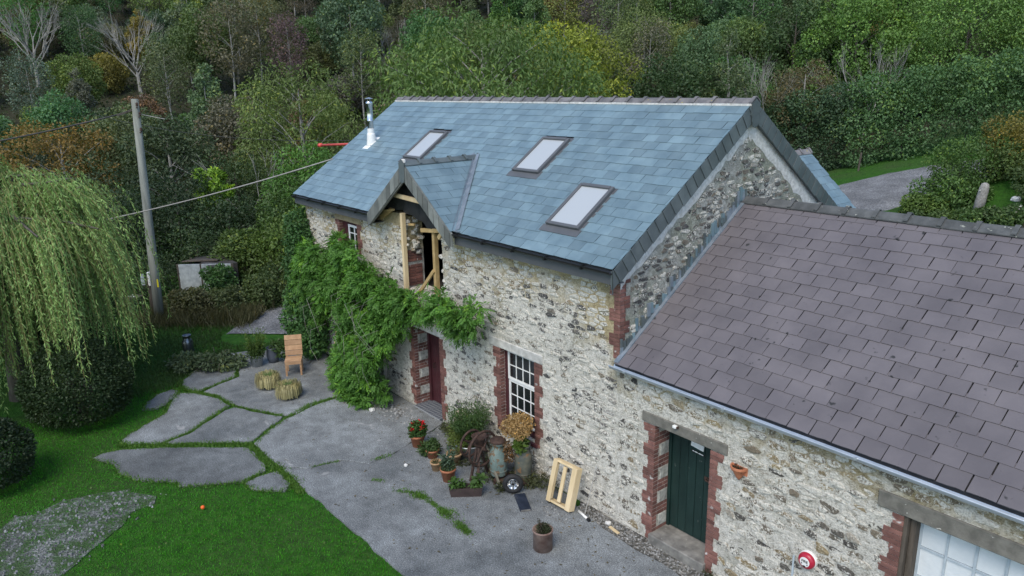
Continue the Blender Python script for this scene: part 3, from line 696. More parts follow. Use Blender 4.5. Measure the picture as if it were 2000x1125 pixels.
# ---- small upper window behind the creeper
uw = ob('small_window', None, house)
mb = MB(); x0, x1, z0, z1 = UWIN
mb.box((x0, .10, z0), (x0 + .3, .25, z1)).box((x1 - .05, .12, z0), (x1, .25, z1)).box((x0 + .3, .12, z1 - .1), (x1 - .05, .25, z1)); mb.build('outer_frame', MAROON, uw)
mb = MB(); a0, a1, b1 = x0 + .3, x1 - .05, z1 - .1
mb.box((a0, .10, z0), (a0 + .06, .14, b1)).box((a1 - .06, .10, z0), (a1, .14, b1)).box((a0 + .06, .10, b1 - .06), (a1 - .06, .14, b1)).box(((a0 + a1) / 2 - .02, .105, z0), ((a0 + a1) / 2 + .02, .135, b1 - .06)).box((a0 + .06, .107, 4.0), (a1 - .06, .133, 4.03)); mb.build('casement', WHITEP, uw)
MB().box((a0 + .05, .118, z0), (a1 - .05, .124, b1 - .05)).build('pane', GLASS, uw)
# ---- front door
fd = ob('front_door', None, house)
mb = MB(); x0, x1, z0, z1 = DOOR
mb.box((x0, .38, .03), (x0 + .09, .5, z1)).box((x1 - .09, .38, .03), (x1, .5, z1)).box((x0 + .09, .38, z1 - .09), (x1 - .09, .5, z1)); mb.build('door_frame', MAROON, fd)
for i in range(5): MB().box((0, 0, .04), (.19, .04, z1 - .1), bev=.006).build('door_board', MAROON, fd, (x0 + .09 + i * .196, .43, 0))
MB().tube([(0, 0, 0), (0, -.06, 0), (0.02, -.06, .12), (0.02, 0, .12)], .012, 6).build('handle', RUST, fd, (x0 + .25, .43, 1.0))
def tilemat():
    m, nt, N, L = _nodes('blue_quarry_tiles'); b = N('ShaderNodeTexBrick'); b.offset = 0; L(_pos(N, L), b.inputs['Vector'])
    b.inputs['Color1'].default_value = (.07, .085, .11, 1); b.inputs['Color2'].default_value = (.10, .115, .14, 1); b.inputs['Mortar'].default_value = (.28, .29, .30, 1)
    b.inputs['Scale'].default_value = 1; b.inputs['Brick Width'].default_value = .10; b.inputs['Row Height'].default_value = .10; b.inputs['Mortar Size'].default_value = .008
    return _finish(m, N, L, b.outputs[0], .6, b.outputs['Fac'], .3, -.01)
mb = MB(); mb.box((DOOR[0] + .005, -.1, -.1), (DOOR[1] - .005, .44, .028)); mb.build('threshold', tilemat(), fd)

# ---- roof
roof = ob('roof', None, house)
RX0, RX1 = -12.82, .10
DX, DZ, DW, DY = -6.30, 6.20, 1.78, -.40         # dormer ridge x, height, half width, front
def P3(x, y, off): return (x, y - off * -RSN, roofz(y) + off * RC) if False else (x, y + off * -RSN, roofz(y) + off * RC)
mb = MB(); nb = YE + (DZ - ZE) / RS
pts = [(RX0, YE), (DX - DW, YE), (DX, nb), (DX + DW, YE), (RX1, YE), (RX1, YR), (RX0, YR)]
for off, flip in ((-.012, False), (-.10, True)):
    V = [P3(x, y, off) for x, y in pts]; mb.add(V, [tuple(range(7)) if not flip else tuple(range(7))[::-1]])
V = [(RX0, YR, ZR - .03), (RX1, YR, ZR - .03), (RX1, 2 * YR + .3, ZE - .03), (RX0, 2 * YR + .3, ZE - .03)]; mb.add(V, [(3, 2, 1, 0)]); mb.add([(a, b, c - .09) for a, b, c in V], [(0, 1, 2, 3)])
mb.build('roof_deck', MEMBR, roof)
SKY = [(-8.72, 1.34, 2.26, .86), (-4.08, 1.34, 2.28, .88), (-1.74, .26, 1.22, .90)]
def keep_main(cx, y):
    x = RX0 + cx; yy = YE + y * RC
    f = (yy - YE) / (nb - YE)
    if f < 1 and abs(x - DX) < DW * (1 - f) - .02: return False
    return True
def cut_sky(y, g_):
    yy = YE + (y + g_ * .5) * RC
    return [(sx_ - ww / 2 - .012 - RX0, sx_ + ww / 2 + .012 - RX0) for sx_, a, b, ww in SKY if a - .11 < yy < b + .06]
M = slope_frame((RX0, YE, ZE), (1, 0, 0), (0, RC, RSN))
lay_slates(M, RX1 - RX0, (YR - YE) / RC - .02, .2325, .318, .036, .010, SLATE, roof, 230, keep_main, 41, cut=cut_sky)
M = slope_frame((RX1, 2 * YR - YE, ZE), (-1, 0, 0), (0, -RC, RSN))
lay_slates(M, RX1 - RX0, (YR - YE) / RC - .02, .2325, .318, .028, .007, SLATE, roof, 0, lambda a, b: True, 42, name='rear_slate')
# verge slates on the near gable
nv = 19; Lr = (YR - YE) / RC; vw = Lr / nv
for side in (0, 1):
    for i in range(nv):
        if side == 0: o = (RX1 + .004, YE, ZE - .005); ax = (0, RC, RSN); ay = (0, -RSN, RC); u = i * vw
        else: o = (RX1 + .004, YR, ZR - .005); ax = (0, RC, -RSN); ay = (0, RSN, RC); u = i * vw
        M = slope_frame(o, ax, ay); mb = MB(); mb.tone = R.random(); e = .012
        hgt_ = .285 + R.uniform(-.008, .008)
        x0_, x1_ = .012, vw + .012
        mb.box((x0_, -hgt_, 0), (x1_, .012, .008))
        T = M @ Matrix.Translation((u, 0, .012)) @ Matrix.Rotation(.055, 4, 'Y')
        mb.build('verge_slate', SLATED, roof, T.translation, T.to_3x3())
mb = MB(); mb.box((RX1 - .012, YE, ZE - .42), (RX1 + .004, YE + .01, ZE))
for side in (0, 1):
    s_ = 1 if side == 0 else -1; y0 = YE if side == 0 else 2 * YR - YE
    V = [(y0, ZE - .02), (YR, ZR - .02), (YR, ZR - .34), (y0, ZE - .34)]; V3 = [(RX1, a, b) for a, b in V] + [(RX1 - .05, a, b) for a, b in V]
    fs = [(0, 1, 2, 3), (7, 6, 5, 4), (3, 2, 6, 7), (0, 3, 7, 4)]; mb.add(V3, fs if side else [f[::-1] for f in fs])
mb.build('barge_board', SLATED, roof)
mb = MB(); mb.tone = .6; mb.prism([(-.11, -.30), (-.07, -.40), (0, -.43), (.07, -.40), (.11, -.30), (.13, .02), (0, .10), (-.13, .02)][::1], 0, .012)
T = Matrix(((0, 0, 1, RX1 + .022), (1, 0, 0, YR), (0, 1, 0, ZR - .06), (0, 0, 0, 1))); mb.build('apex_slate', SLATED, roof, T.translation, T.to_3x3())
# lime fillet under the verge
for side in (0, 1):
    mb = MB(); seg = 26; rr = random.Random(70 + side)
    for i in range(seg):
        for q in (0, 1):
            t = (i + q) / seg; y = YE + .28 + (YR - YE - .28) * t; z = roofz(y) - .33; yy = y if side == 0 else 2 * YR - y
            d = .27 + rr.uniform(-.05, .07)
            if q == 0 and i: d = ld
            ld = d
            mb.v += [(-.0, yy, z + .06), (.02, yy, z + .06), (.016, yy, z - d * .8), (.0, yy, z - d - .03)]
        n = len(mb.v) - 8; fs = [(n + 1, n + 5, n + 6, n + 2), (n + 2, n + 6, n + 7, n + 3), (n, n + 4, n + 5, n + 1)]
        mb.f += fs if side else [f[::-1] for f in fs]; mb.t += [.5] * 3
    mb.build('lime_fillet', MORTAR, gw)
# ridge tiles
def ridge_mesh(L_, mat, h=.13, ang=RTH, name='ridge_tile', half=.17):
    mb = MB(); c, s = cos(ang), sin(ang); th = .018
    def sec(hw, lift): return [(-hw * c, -hw * s + lift), (-.03, lift - .012), (0, lift), (.03, lift - .012), (hw * c, -hw * s + lift)]
    def run(x0, x1, hw, lift):
        S = sec(hw, lift); S2 = [(a, b - th) for a, b in S]; n = 5
        V = [(x0, a, b) for a, b in S] + [(x1, a, b) for a, b in S] + [(x0, a, b) for a, b in S2] + [(x1, a, b) for a, b in S2]
        fs = []
        for i in range(n - 1): fs += [(i, n + i, n + i + 1, i + 1), (2 * n + i + 1, 3 * n + i + 1, 3 * n + i, 2 * n + i)]
        fs += [(0, 2 * n, 3 * n, n), (n - 1, 2 * n - 1, 4 * n - 1, 3 * n - 1)]
        for i in range(n - 1): fs += [(i, i + 1, 2 * n + i + 1, 2 * n + i), (n + i + 1, n + i, 3 * n + i, 3 * n + i + 1)]
        mb.add(V, fs)
    run(0, L_ - .004, half, 0); run(L_ - .06, L_ + .012, half + .008, .035); return mb.mesh(name, mat)
n = 29; rl = (RX1 - RX0 + .02) / n; rm = ridge_mesh(rl, RIDGE)
for i in range(n): ob('ridge_tile', rm, roof, (RX0 + i * rl, YR, ZR + .055 + R.uniform(-.006, .006)), (R.uniform(-.012, .012), R.uniform(-.01, .01), R.uniform(-.008, .008)))
mb = MB()
for i in range(n):
    x = RX0 + i * rl
    mb.box((x + .01, YR - .155, ZR - .085), (x + rl - .006, YR - .12, ZR - .055 + R.uniform(0, .012)))
mb.build('ridge_bedding', MORTAR, roof)
# fascia, gutters
for a, b in ((RX0 + .02, DX - DW + .02), (DX + DW - .03, RX1 - .02)):
    MB().box((a, YE + .03, ZE - .27), (b, YE + .055, ZE - .02)).box((a, YE + .055, ZE - .27), (b, 0.0, ZE - .25)).build('fascia_board', FASCIA, roof)
    mb = MB(); prof = [(cos(t) * .055, sin(t) * .055) for t in np.linspace(pi, 2 * pi, 9)]; prof += [(p * .85, q * .85) for p, q in prof[::-1]]
    n = len(prof); V = [(a, YE - .035 + p, ZE - .02 + q) for p, q in prof] + [(b, YE - .035 + p, ZE - .02 + q) for p, q in prof]
    mb.add(V, [(i, n + i, n + (i + 1) % n, (i + 1) % n) for i in range(n)] + [tuple(range(n)), tuple(range(n, 2 * n))[::-1]])
    mb.build('gutter', BLACKPL, roof)
    for i in range(int((b - a) / .95) + 1):
        MB().box((-.02, -.062, -.075), (.02, .03, .0)).build('gutter_bracket', BLACKPL, roof, (a + .15 + i * .95, YE - .03, ZE - .018))
# ---- skylights
for i, (sx_, ya, yb, ww) in enumerate(SKY):
    M = slope_frame((sx_, ya, roofz(ya)), (1, 0, 0), (0, RC, RSN)); l = (yb - ya) / RC; E = M.to_3x3()
    s_ = ob('skylight', None, house); f = .075; h0, h1 = 0.0, .085
    mb = MB(); mb.box((-ww / 2, 0, h0), (-ww / 2 + f, l, h1), bev=.01).box((ww / 2 - f, 0, h0), (ww / 2, l, h1), bev=.01).box((-ww / 2 + f, 0, h0), (ww / 2 - f, f, h1 - .006), bev=.01).box((-ww / 2 + f, l - f, h0), (ww / 2 - f, l, h1 + .012), bev=.01)
    mb.build('frame', FASCIA, s_, M.translation, E)
    mb = MB(); mb.box((-ww / 2 + f - .004, f - .004, .03), (ww / 2 - f + .004, l - f + .004, .055)); mb.build('pane', SKYGL, s_, M.translation, E)
    mb = MB(); mb.box((-ww / 2 - .07, -.16, .008), (ww / 2 + .07, -.002, .026)).box((-ww / 2 - .06, 0, .004), (-ww / 2 - .002, l + .06, .02)).box((ww / 2 + .002, 0, .004), (ww / 2 + .06, l + .06, .02)).box((-ww / 2, l + .002, .004), (ww / 2, l + .06, .02))
    mb.build('flashing', FASCIA, s_, M.translation, E)
# ---- flue
fl = ob('flue', None, house, (-11.55, 1.72, roofz(1.72)))
mb = MB(); mb.lathe([(.088, .1), (.088, .62), (.095, .63), (.095, .66), (.088, .67), (.088, 1.1), (.1, 1.11), (.1, 1.17), (.07, 1.19), (.07, 1.2)], 18); mb.build('pipe', STEEL, fl, smooth=True)
mb = MB(); mb.lathe([(.13, 1.27), (.03, 1.3), (.0, 1.31)], 14).tube([(.06, 0, 1.18), (.06, 0, 1.28)], .006, 4).tube([(-.06, 0, 1.18), (-.06, 0, 1.28)], .006, 4); mb.build('cowl', GALV, fl)
mb = MB(); mb.lathe([(.13, .1), (.12, .26), (.1, .3), (.1, .42)], 18)
M = slope_frame((0, 0, 0), (1, 0, 0), (0, RC, RSN)); mb.box((-.16, -.34, .012), (.16, .26, .02), M); mb.lathe([(.15, -.06), (.125, .14)], 18); mb.build('flashing', WHITEP, fl)

# ---- dormer
dm = ob('dormer', None, house)
dsl = .74; dth = math.atan(dsl); dc, dsn = cos(dth), sin(dth); ZF = DZ - dsl * DW
for sgn in (1, -1):
    mb = MB(); V = [(DX, DY, DZ - .02), (DX + sgn * DW, DY, ZF - .02), (DX + sgn * DW, YE + .02, ZF - .02), (DX, nb, DZ - .02)]
    V2 = [(a, b, c - .05) for a, b, c in V]; fs = [(0, 1, 2, 3), (7, 6, 5, 4), (0, 4, 5, 1)]
    mb.add(V + V2, fs if sgn > 0 else [f[::-1] for f in fs]); mb.build('roof_deck', MEMBR, dm)
    # slates: x along the ridge, y up the slope
    if sgn > 0: Mx = slope_frame((DX + DW, DY, ZF), (0, 1, 0), (-dc, 0, dsn))
    else: Mx = slope_frame((DX - DW, nb, ZF), (0, -1, 0), (dc, 0, dsn))
    Ld = DW / dc
    def rc(y, sgn=sgn):
        yv = YE + (nb - YE) * min(1, (y + .26) / Ld) - DY - .0         # distance from the front to the valley
        return (0, max(.05, yv)) if sgn > 0 else (nb - DY - max(.05, yv), nb - DY)
    lay_slates(Mx, nb - DY, Ld - .02, .238, .318, .028, .007, SLATE, dm, 60 if sgn > 0 else 0, lambda a, b: True, 44 + sgn, rowclip=rc, name='slate' if sgn > 0 else 'far_slate')
    # valley lead
    a = Vector((DX + sgn * DW, YE, ZE + .02)); b = Vector((DX, nb, DZ + .02)); d = (b - a).normalized()
    nm = Vector((0, -RSN, RC)); r = d.cross(nm).normalized() * sgn
    n2 = Vector((sgn * dsn, 0, dc)); r2 = -d.cross(n2).normalized() * sgn
    mb = MB(); A = [a + r * .15 + nm * .022, a + nm * .004, a + r2 * .05 + n2 * .028]; B = [b + r * .13 + nm * .03, b + nm * .012, b + r2 * .05 + n2 * .032]
    fs = [(0, 1, 4, 3), (1, 2, 5, 4)]; mb.add(A + B, fs if sgn < 0 else [f[::-1] for f in fs]); mb.build('valley_lead', LEAD, dm)
    # barge board clad in slates
    mb = MB(); hgt_ = .40
    V = [(DX, DZ - .01), (DX + sgn * (DW + .04), ZF - .04), (DX + sgn * (DW + .04), ZF - .04 - hgt_ * .72), (DX + sgn * (DW - .1), ZF - .04 - hgt_ * .62), (DX, DZ - .01 - hgt_)]
    V3 = [(a_, DY - .005, b_) for a_, b_ in V] + [(a_, DY + .04, b_) for a_, b_ in V]; n = 5
    fs = [(0, 1, 2, 3, 4), (9, 8, 7, 6, 5)] + [(i, n + i, n + (i + 1) % n, (i + 1) % n) for i in range(n)]
    mb.add(V3, [f[::-1] for f in fs] if sgn > 0 else fs); mb.build('barge_board', BARGE, dm)
    nn = 9; ll = (DW + .03) / dc / nn
    for i in range(nn):
        o = Vector((DX + sgn * (i * ll * dc), DY - .012, DZ - .012 - i * ll * dsn))
        mb = MB(); mb.tone = R.random(); q = ll - .022; hh = .34
        pl = [(0, 0), (sgn * q * dc, -q * dsn), (sgn * q * dc, -q * dsn - hh - R.uniform(0, .01)), (0, -hh - R.uniform(0, .01))]
        V3 = [(a_, -.012 - .004 * (k_ in (1, 2)), b_) for k_, (a_, b_) in enumerate(pl)] + [(a_, 0, b_) for a_, b_ in pl]
        fs = [(0, 1, 2, 3), (7, 6, 5, 4), (0, 4, 5, 1), (1, 5, 6, 2), (2, 6, 7, 3), (3, 7, 4, 0)]
        mb.add(V3, fs if sgn < 0 else [f[::-1] for f in fs]); mb.build('barge_slate', BARGE, dm, o)
mb = MB(); mb.tone = .8; mb.prism([(-.10, -.38), (-.06, -.43), (0, -.45), (.06, -.43), (.10, -.38), (.115, .0), (.0, .09), (-.115, .0)], 0, .014)
T = Matrix(((1, 0, 0, DX), (0, 0, -1, DY - .03), (0, 1, 0, DZ), (0, 0, 0, 1))); mb.build('apex_slate', SLATED, dm, T.translation, T.to_3x3())
mb = MB(); mb.box((DX - .07, DY - .02, DZ + .0), (DX + .07, DY + .05, DZ + .09), bev=.02); mb.build('apex_mortar', MORTAR, dm)
rml = (nb - DY + .12) / 5; rmm = ridge_mesh(rml, SLATED, ang=dth, half=.15)
for i in range(5): ob('ridge_slate', rmm, dm, (DX, DY + i * rml, DZ + .05), (0, 0, pi / 2))
mb = MB(); mb.box((DX + DW - .1, YE - .03, ZE + .03), (DX + DW + .22, YE + .14, ZE + .045), None); mb.build('lead_patch', LEAD, dm)
# membrane hanging in the dormer front, collar, studs, braces
mb = MB(); n = 18; V = []; rr = random.Random(8); y0 = -.12
for i in range(n + 1):
    x = DX - 1.45 + 2.9 * i / n; zt = DZ - .10 - dsl * abs(x - DX); t = i / n
    zb = min(zt - .02, 4.98 - .33 * sstep(.2, .85, t) * (1 if t < .8 else 1) + .03 * sin(i * 2.1) + (.1 if t > .88 else 0))
    for k_ in range(4):
        f = k_ / 3; V.append((x, y0 + .03 * sin(i * 1.3 + k_) + .10 * f, zt + (zb - zt) * f))
F = [(i * 4 + k_, i * 4 + k_ + 1, i * 4 + k_ + 5, i * 4 + k_ + 4) for i in range(n) for k_ in range(3)]
ob('membrane', npmesh('membrane', V, F, MEMBR, smooth=True), dm)
MB().beam((DX - .95, -.24, 5.41), (DX + .95, -.24, 5.34), .045, .10).build('collar_beam', TIMBER, dm)
MB().box((-.045, -.05, 3.0), (.045, .05, 4.95)).build('stud', TIMBER, dm, (-6.99, -.07, 0))
MB().box((-.05, -.05, 3.0), (.05, .05, 4.85)).build('stud', TIMBERY, dm, (-5.86, .08, 0))
for p, q, ww in (((-5.86, .02, 3.72), (-6.55, .02, 3.05), .08), ((-6.3, .0, 4.62), (-5.45, .0, 4.72), .09), ((-6.15, .14, 4.9), (-5.86, .14, 4.45), .07), ((-5.5, -.05, 4.55), (-5.1, -.05, 4.95), .09), ((-8.0, -.1, 4.72), (-7.45, -.1, 4.98), .10), ((-7.9, -.2, 4.9), (-7.3, -.12, 5.0), .05), ((-7.4, 0.03, 4.62), (-6.75, .1, 4.68), .05), ((-5.9, .12, 4.86), (-5.0, .12, 4.82), .09)):
    MB().beam(p, q, .05, ww).build('brace', TIMBERY, dm)
# ---- rear wing
rw = ob('rear_wing', None, house); wx, wz, we, wez = -2.78, 5.93, -1.22, 4.42; wt = math.atan((wz - wez) / (we - wx)); wc, ws = cos(wt), sin(wt)
mb = MB(); prof = [(2 * wx - we, -.2), (we, -.2), (we, wez), (wx, wz - .03), (2 * wx - we, wez)]; V = [(a, 10.45, b) for a, b in prof] + [(a, HD - 3, b) for a, b in prof]
mb.add(V, [tuple(range(5))[::-1], tuple(range(5, 10))] + [(i, (i + 1) % 5, 5 + (i + 1) % 5, 5 + i) for i in range(5)]); mb.build('wall', GABLEWALL, rw)
M = slope_frame((we + .12, 10.55 - 5.6, wez - .115), (0, 1, 0), (-wc, 0, ws)); lay_slates(M, 5.6, (we + .12 - wx) / wc - .02, .235, .318, .03, .007, SLATE, rw, 60, lambda a, b: a > 1.9, 47)
M = slope_frame((2 * wx - we - .12, 10.55, wez - .115), (0, -1, 0), (wc, 0, ws)); lay_slates(M, 5.6, (we + .12 - wx) / wc - .02, .235, .318, .03, .007, SLATE, rw, 0, lambda a, b: a < 3.7, 48, name='far_slate')
rmm = ridge_mesh(.45, RIDGE, ang=wt)
for i in range(8): ob('ridge_tile', rmm, rw, (wx, 6.95 + i * .45, wz + .05), (0, 0, pi / 2))

# ================================================================== OUTBUILDING
ann = thing('outbuilding', 'single-storey stone outbuilding with purple tiled roof and green door', 'outbuilding')
AX1 = 10.0; AS = .692; ATH = math.atan(AS); AC, ASN = cos(ATH), sin(ATH); AYE, AZE, AYR = -.13, 3.13, 3.48; AZR = AZE + AS * (AYR - AYE)
ADO = (.863, 2.01, 0.0, 2.23); AWI = (4.98, 9.2, .85, 2.45)
mb = MB(); wall_cells(mb, .002, AX1, -.3, 3.12, -.004, .5, [ADO, AWI]); aw = mb.build('front_wall', LIMEWALL, ann)
mb = MB(); prof = [(.01, -.3), (2 * AYR, -.3), (2 * AYR, 3.05), (AYR, AZR - .12), (.01, 3.05)]; V = [(AX1, a, b) for a, b in prof] + [(AX1 - .5, a, b) for a, b in prof]
mb.add(V, [tuple(range(5)), tuple(range(5, 10))[::-1]] + [(i, 5 + i, 5 + (i + 1) % 5, (i + 1) % 5) for i in range(5)]); mb.build('end_wall', GABLEWALL, ann)
MB().box((.01, 2 * AYR - .5, -.3), (AX1 - .5, 2 * AYR, 3.05)).build('back_wall', GABLEWALL, ann)
def oka(poly):
    if overl(poly, ADO, (.17, .17, .3, 0)) or overl(poly, AWI, (.17, .2, .04, 0)): return False
    if overl(poly, (.58, 2.32, 2.23, 2.43), (0,) * 4) or overl(poly, (4.64, 9.3, 2.45, 2.70), (0,) * 4): return False
    return True
cells = stone_cells(random.Random(23), .02, 7.6, -.05, 3.02, .28, .105, oka)
def tone_a(rng, c):
    if c[1] > 2.3 and rng.random() < .75: return rng.choice((.45, .55, .62, .7, .75)) + rng.uniform(-.03, .03)
    return min(.99, max(.0, rng.choice((.03, .1, .2, .3, .4, .5, .58, .85, .95)) + rng.uniform(-.04, .04)))
lay_stones(cells, 33, lambda u, v, n: (u, -n - .004, v), False, tone_a, proud_f, .013, 300, aw, STONEA, lambda c: c[0] < 6.4)
jamb(aw, ADO[0], -1, .0, 2.22, .43, R, True); jamb(aw, ADO[1], 1, .0, 2.22, .43, R, False)
jamb(aw, AWI[0], -1, .85, 2.44, .2, R, False)
mb = MB(); mb.box((.58, -.03, 2.232), (2.32, .36, 2.42), bev=.012); mb.build('door_lintel', LINTEL, aw)
mb = MB(); mb.box((4.64, -.03, 2.452), (9.3, .36, 2.69), bev=.012); mb.build('window_lintel', LINTEL, aw)
mb = MB(); mb.box((ADO[0] - .02, -.09, -.15), (ADO[1] + .02, .45, .165), bev=.015); mb.build('door_step', CONC, aw)
# green door
gd = ob('green_door', None, ann); x0, x1, z0, z1 = ADO
mb = MB(); mb.box((x0, .38, .166), (x0 + .06, .48, z1)).box((x1 - .06, .38, .166), (x1, .48, z1)).box((x0 + .06, .38, z1 - .05), (x1 - .06, .48, z1)); mb.build('door_frame', GREENP, gd)
bw = (x1 - x0 - .12) / 6
for i in range(6): MB().box((.004, 0, .18), (bw - .003, .04, z1 - .055), bev=.005).build('door_board', GREENP, gd, (x0 + .06 + i * bw, .405 + (i % 2) * .002, 0))
MB().box((0, -.01, 0), (.26, .001, .10)).build('paper_notice', WHITEP, gd, (1.32, .402, 1.90), (0, radians(6), 0))
pl = MB().box((0, -.006, 0), (.27, .0, .045)).build('name_plate', BLACK, gd, (1.335, .403, 1.795), (0, radians(3), 0))
mb = MB(); x = .02
for ww_ in (.03, .065, .10):
    mb.box((x, -.008, .014), (x + ww_, -.0065, .03)); x += ww_ + .014
mb.build('worn_lettering', WHITEP, pl)
mb = MB(); mb.tube([(1.66, .40, 1.40), (1.68, .35, 1.40), (1.95, .35, 1.385)], .012, 6).box((1.62, .395, 1.36), (1.70, .405, 1.44)); mb.build('handle', RUST, gd)
# workshop window
wn_ = ob('workshop_window', None, ann); x0, x1, z0, z1 = AWI
mb = MB(); mb.box((x0, -.0, z0), (x0 + .055, .3, z1)).box((x0 + .062, .08, z0), (x0 + .13, .3, z1)); mb.build('timber_post', OLDWOOD, wn_)
MB().box((x0 - .05, -.06, z0 - .08), (x1, .3, z0)).build('sill', LINTEL, wn_)
fx0, pw, yy = x0 + .135, .335, .2
mb = MB(); mb.box((fx0, yy, z0), (fx0 + .03, yy + .05, z1)).box((fx0 + .03, yy, z1 - .03), (x1, yy + .05, z1)).box((fx0 + .03, yy, z0), (x1, yy + .05, z0 + .04))
for i in range(1, 13): mb.box((fx0 + pw * i - .016 + (.006 if i == 1 else 0), yy, z0 + .04), (fx0 + pw * i + .016, yy + .045, z1 - .03))
for zz in (1.98, 1.55, 1.15):
    for i in range(12): mb.box((fx0 + pw * i + (.03 if i == 0 else .016), yy + .004, zz - .014), (fx0 + pw * (i + 1) - .016, yy + .04, zz + .014))
mb.build('frame', GREYP, wn_)
for i in range(12):
    for za, zb in ((.9, 1.13), (1.17, 1.53), (1.57, 1.96), (2.0, 2.415)):
        MB().box((-pw / 2 + .012, -.004, za), (pw / 2 - .012, .004, zb)).build('pane', SHEETW, wn_, (fx0 + pw * (i + .5), yy + .026, 0), (0, 0, R.uniform(-.01, .01)))
# roof
ar = ob('roof', None, ann)
mb = MB(); V = [(.0, AYE + .03, AZE - .01), (AX1 + .1, AYE + .03, AZE - .01), (AX1 + .1, AYR, AZR - .03), (.0, AYR, AZR - .03), (.0, 2 * AYR - AYE, AZE - .03), (AX1 + .1, 2 * AYR - AYE, AZE - .03)]
mb.add(V + [(a, b, c - .1) for a, b, c in V], [(0, 1, 2, 3), (3, 2, 5, 4), (9, 8, 7, 6), (10, 11, 8, 9), (0, 6, 7, 1), (1, 7, 8, 2)]); mb.build('roof_deck', MEMBR, ar)
M = slope_frame((.012, AYE, AZE), (1, 0, 0), (0, AC, ASN))
lay_slates(M, AX1 + .08, (AYR - AYE) / AC - .02, .2575, .3325, .042, .016, TILE, ar, 300, lambda a, b: True, 51, name='roof_tile', gap=.014)
M = slope_frame((AX1 + .09, 2 * AYR - AYE, AZE), (-1, 0, 0), (0, -AC, ASN))
lay_slates(M, AX1 + .07, (AYR - AYE) / AC - .02, .2575, .3325, .035, .012, TILE, ar, 0, lambda a, b: True, 52, name='rear_tile')
rmm = ridge_mesh(.52, RIDGED, ang=ATH, half=.19)
for i in range(19): ob('ridge_tile', rmm, ar, (.03 + i * .52, AYR, AZR + .07 + R.uniform(-.006, .006)), (R.uniform(-.01, .01), R.uniform(-.008, .008), 0))
# flashing: lead fillet and little upright slates bedded in the gable
mb = MB(); M = slope_frame((.0, AYE, AZE + .03), (1, 0, 0), (0, AC, ASN)); mb.box((.004, .0, .0), (.10, (AYR - AYE) / AC, .025), M); mb.build('lead_fillet', LEAD, ar)
for i in range(46):
    y = AYE + .16 + i * (AYR - AYE - .1) / 46; z = AZE + AS * (y - AYE)
    for row in range(2 if R.random() < .5 else 1):
        mb = MB(); mb.tone = R.random(); ww_ = R.uniform(.045, .075); hh = R.uniform(.12, .24)
        mb.box((.002, -ww_ / 2, -.02), (.025 + R.uniform(0, .02), ww_ / 2, hh)); mb.build('flashing_slate', R.choice((SLATED, SLATED, SLATE, LEAD)), ar, (.0, y, z + row * .13), (R.uniform(-.06, .06), 0, 0))
# gutter
mb = MB(); prof = [(cos(t) * .074, sin(t) * .074) for t in np.linspace(pi, 2 * pi, 11)]; prof += [(p * .9, q * .9) for p, q in prof[::-1]]
n = len(prof); V = [(-.03, AYE - .03 + p, AZE - .015 + q) for p, q in prof] + [(AX1 + .1, AYE - .03 + p, AZE - .04 + q) for p, q in prof]
mb.add(V, [(i, n + i, n + (i + 1) % n, (i + 1) % n) for i in range(n)] + [tuple(range(n)), tuple(range(n, 2 * n))[::-1]])
mb.tube([(-.03, AYE - .104, AZE - .012), (AX1 + .1, AYE - .104, AZE - .037)], .012, 6); mb.build('gutter', ALU, ar)
for x in (.35, 2.35, 4.4, 6.4, 8.4):
    mb = MB(); pr_ = [(cos(t) * .08, sin(t) * .08) for t in np.linspace(pi * .98, 2 * pi, 9)]; n = 9
    V = [(-.02, p, q) for p, q in pr_] + [(.02, p, q) for p, q in pr_]; mb.add(V, [(i, n + i, n + i + 1, i + 1) for i in range(n - 1)])
    mb.box((-.02, -.118, -.012), (.02, -.07, .014)); mb.build('gutter_bracket', ALU, ar, (x, AYE - .03, AZE - .02))

# ================================================================== VEGETATION TOOLS
def unit(v): return v / np.maximum(np.linalg.norm(v, axis=1, keepdims=True), 1e-6)
def leaves(rng, C, D, L_, W_, up=None, fold=.25):
    """rhombic leaves: C base points, D directions; returns V,F"""
    n = len(C); D = unit(D); up = unit(rng.normal(size=(n, 3)) + np.array([0, 0, .8])) if up is None else up
    S = unit(np.cross(D, up)); Nn = np.cross(S, D)
    L_ = np.asarray(L_).reshape(-1, 1) * np.ones((n, 1)); W_ = np.asarray(W_).reshape(-1, 1) * np.ones((n, 1))
    m = C + D * L_ * .45
    V = np.stack([C, m + S * W_ * .5 + Nn * W_ * fold, C + D * L_, m - S * W_ * .5 + Nn * W_ * fold], 1)
    return V.reshape(-1, 3), np.arange(4 * n).reshape(n, 4)
def blobs_crown(rng, B, n, leaf, droop=.3, shell=.62, flat=.85, tv=.5):
    """B: (k,4) blob centres and radii -> leaf arrays with clump tones"""
    B = np.asarray(B, float); k = rng.choice(len(B), n, p=B[:, 3] ** 2 / np.sum(B[:, 3] ** 2))
    d = unit(rng.normal(size=(n, 3))); rr = shell + (1 - shell) * rng.random((n, 1)) ** .7
    rr = np.where(rng.random((n, 1)) < .12, rr * 1.18, rr)
    C = B[k, :3] + d * rr * B[k, 3:4] * np.array([1, 1, flat])
    D = d * .7 + rng.normal(size=(n, 3)) * .7 + np.array([0, 0, -droop])
    Nn = unit(d * .8 + rng.normal(size=(n, 3)) * .55 + np.array([0, 0, .5]))
    V, F = leaves(rng, C, D, leaf[0] * rng.uniform(.7, 1.3, n), leaf[1] * rng.uniform(.7, 1.3, n), Nn)
    bt = rng.random(len(B)); tone = np.clip(.5 + (bt[k] - .5) * tv + rng.normal(size=n) * .17, 0, 1)
    return V, F, tone
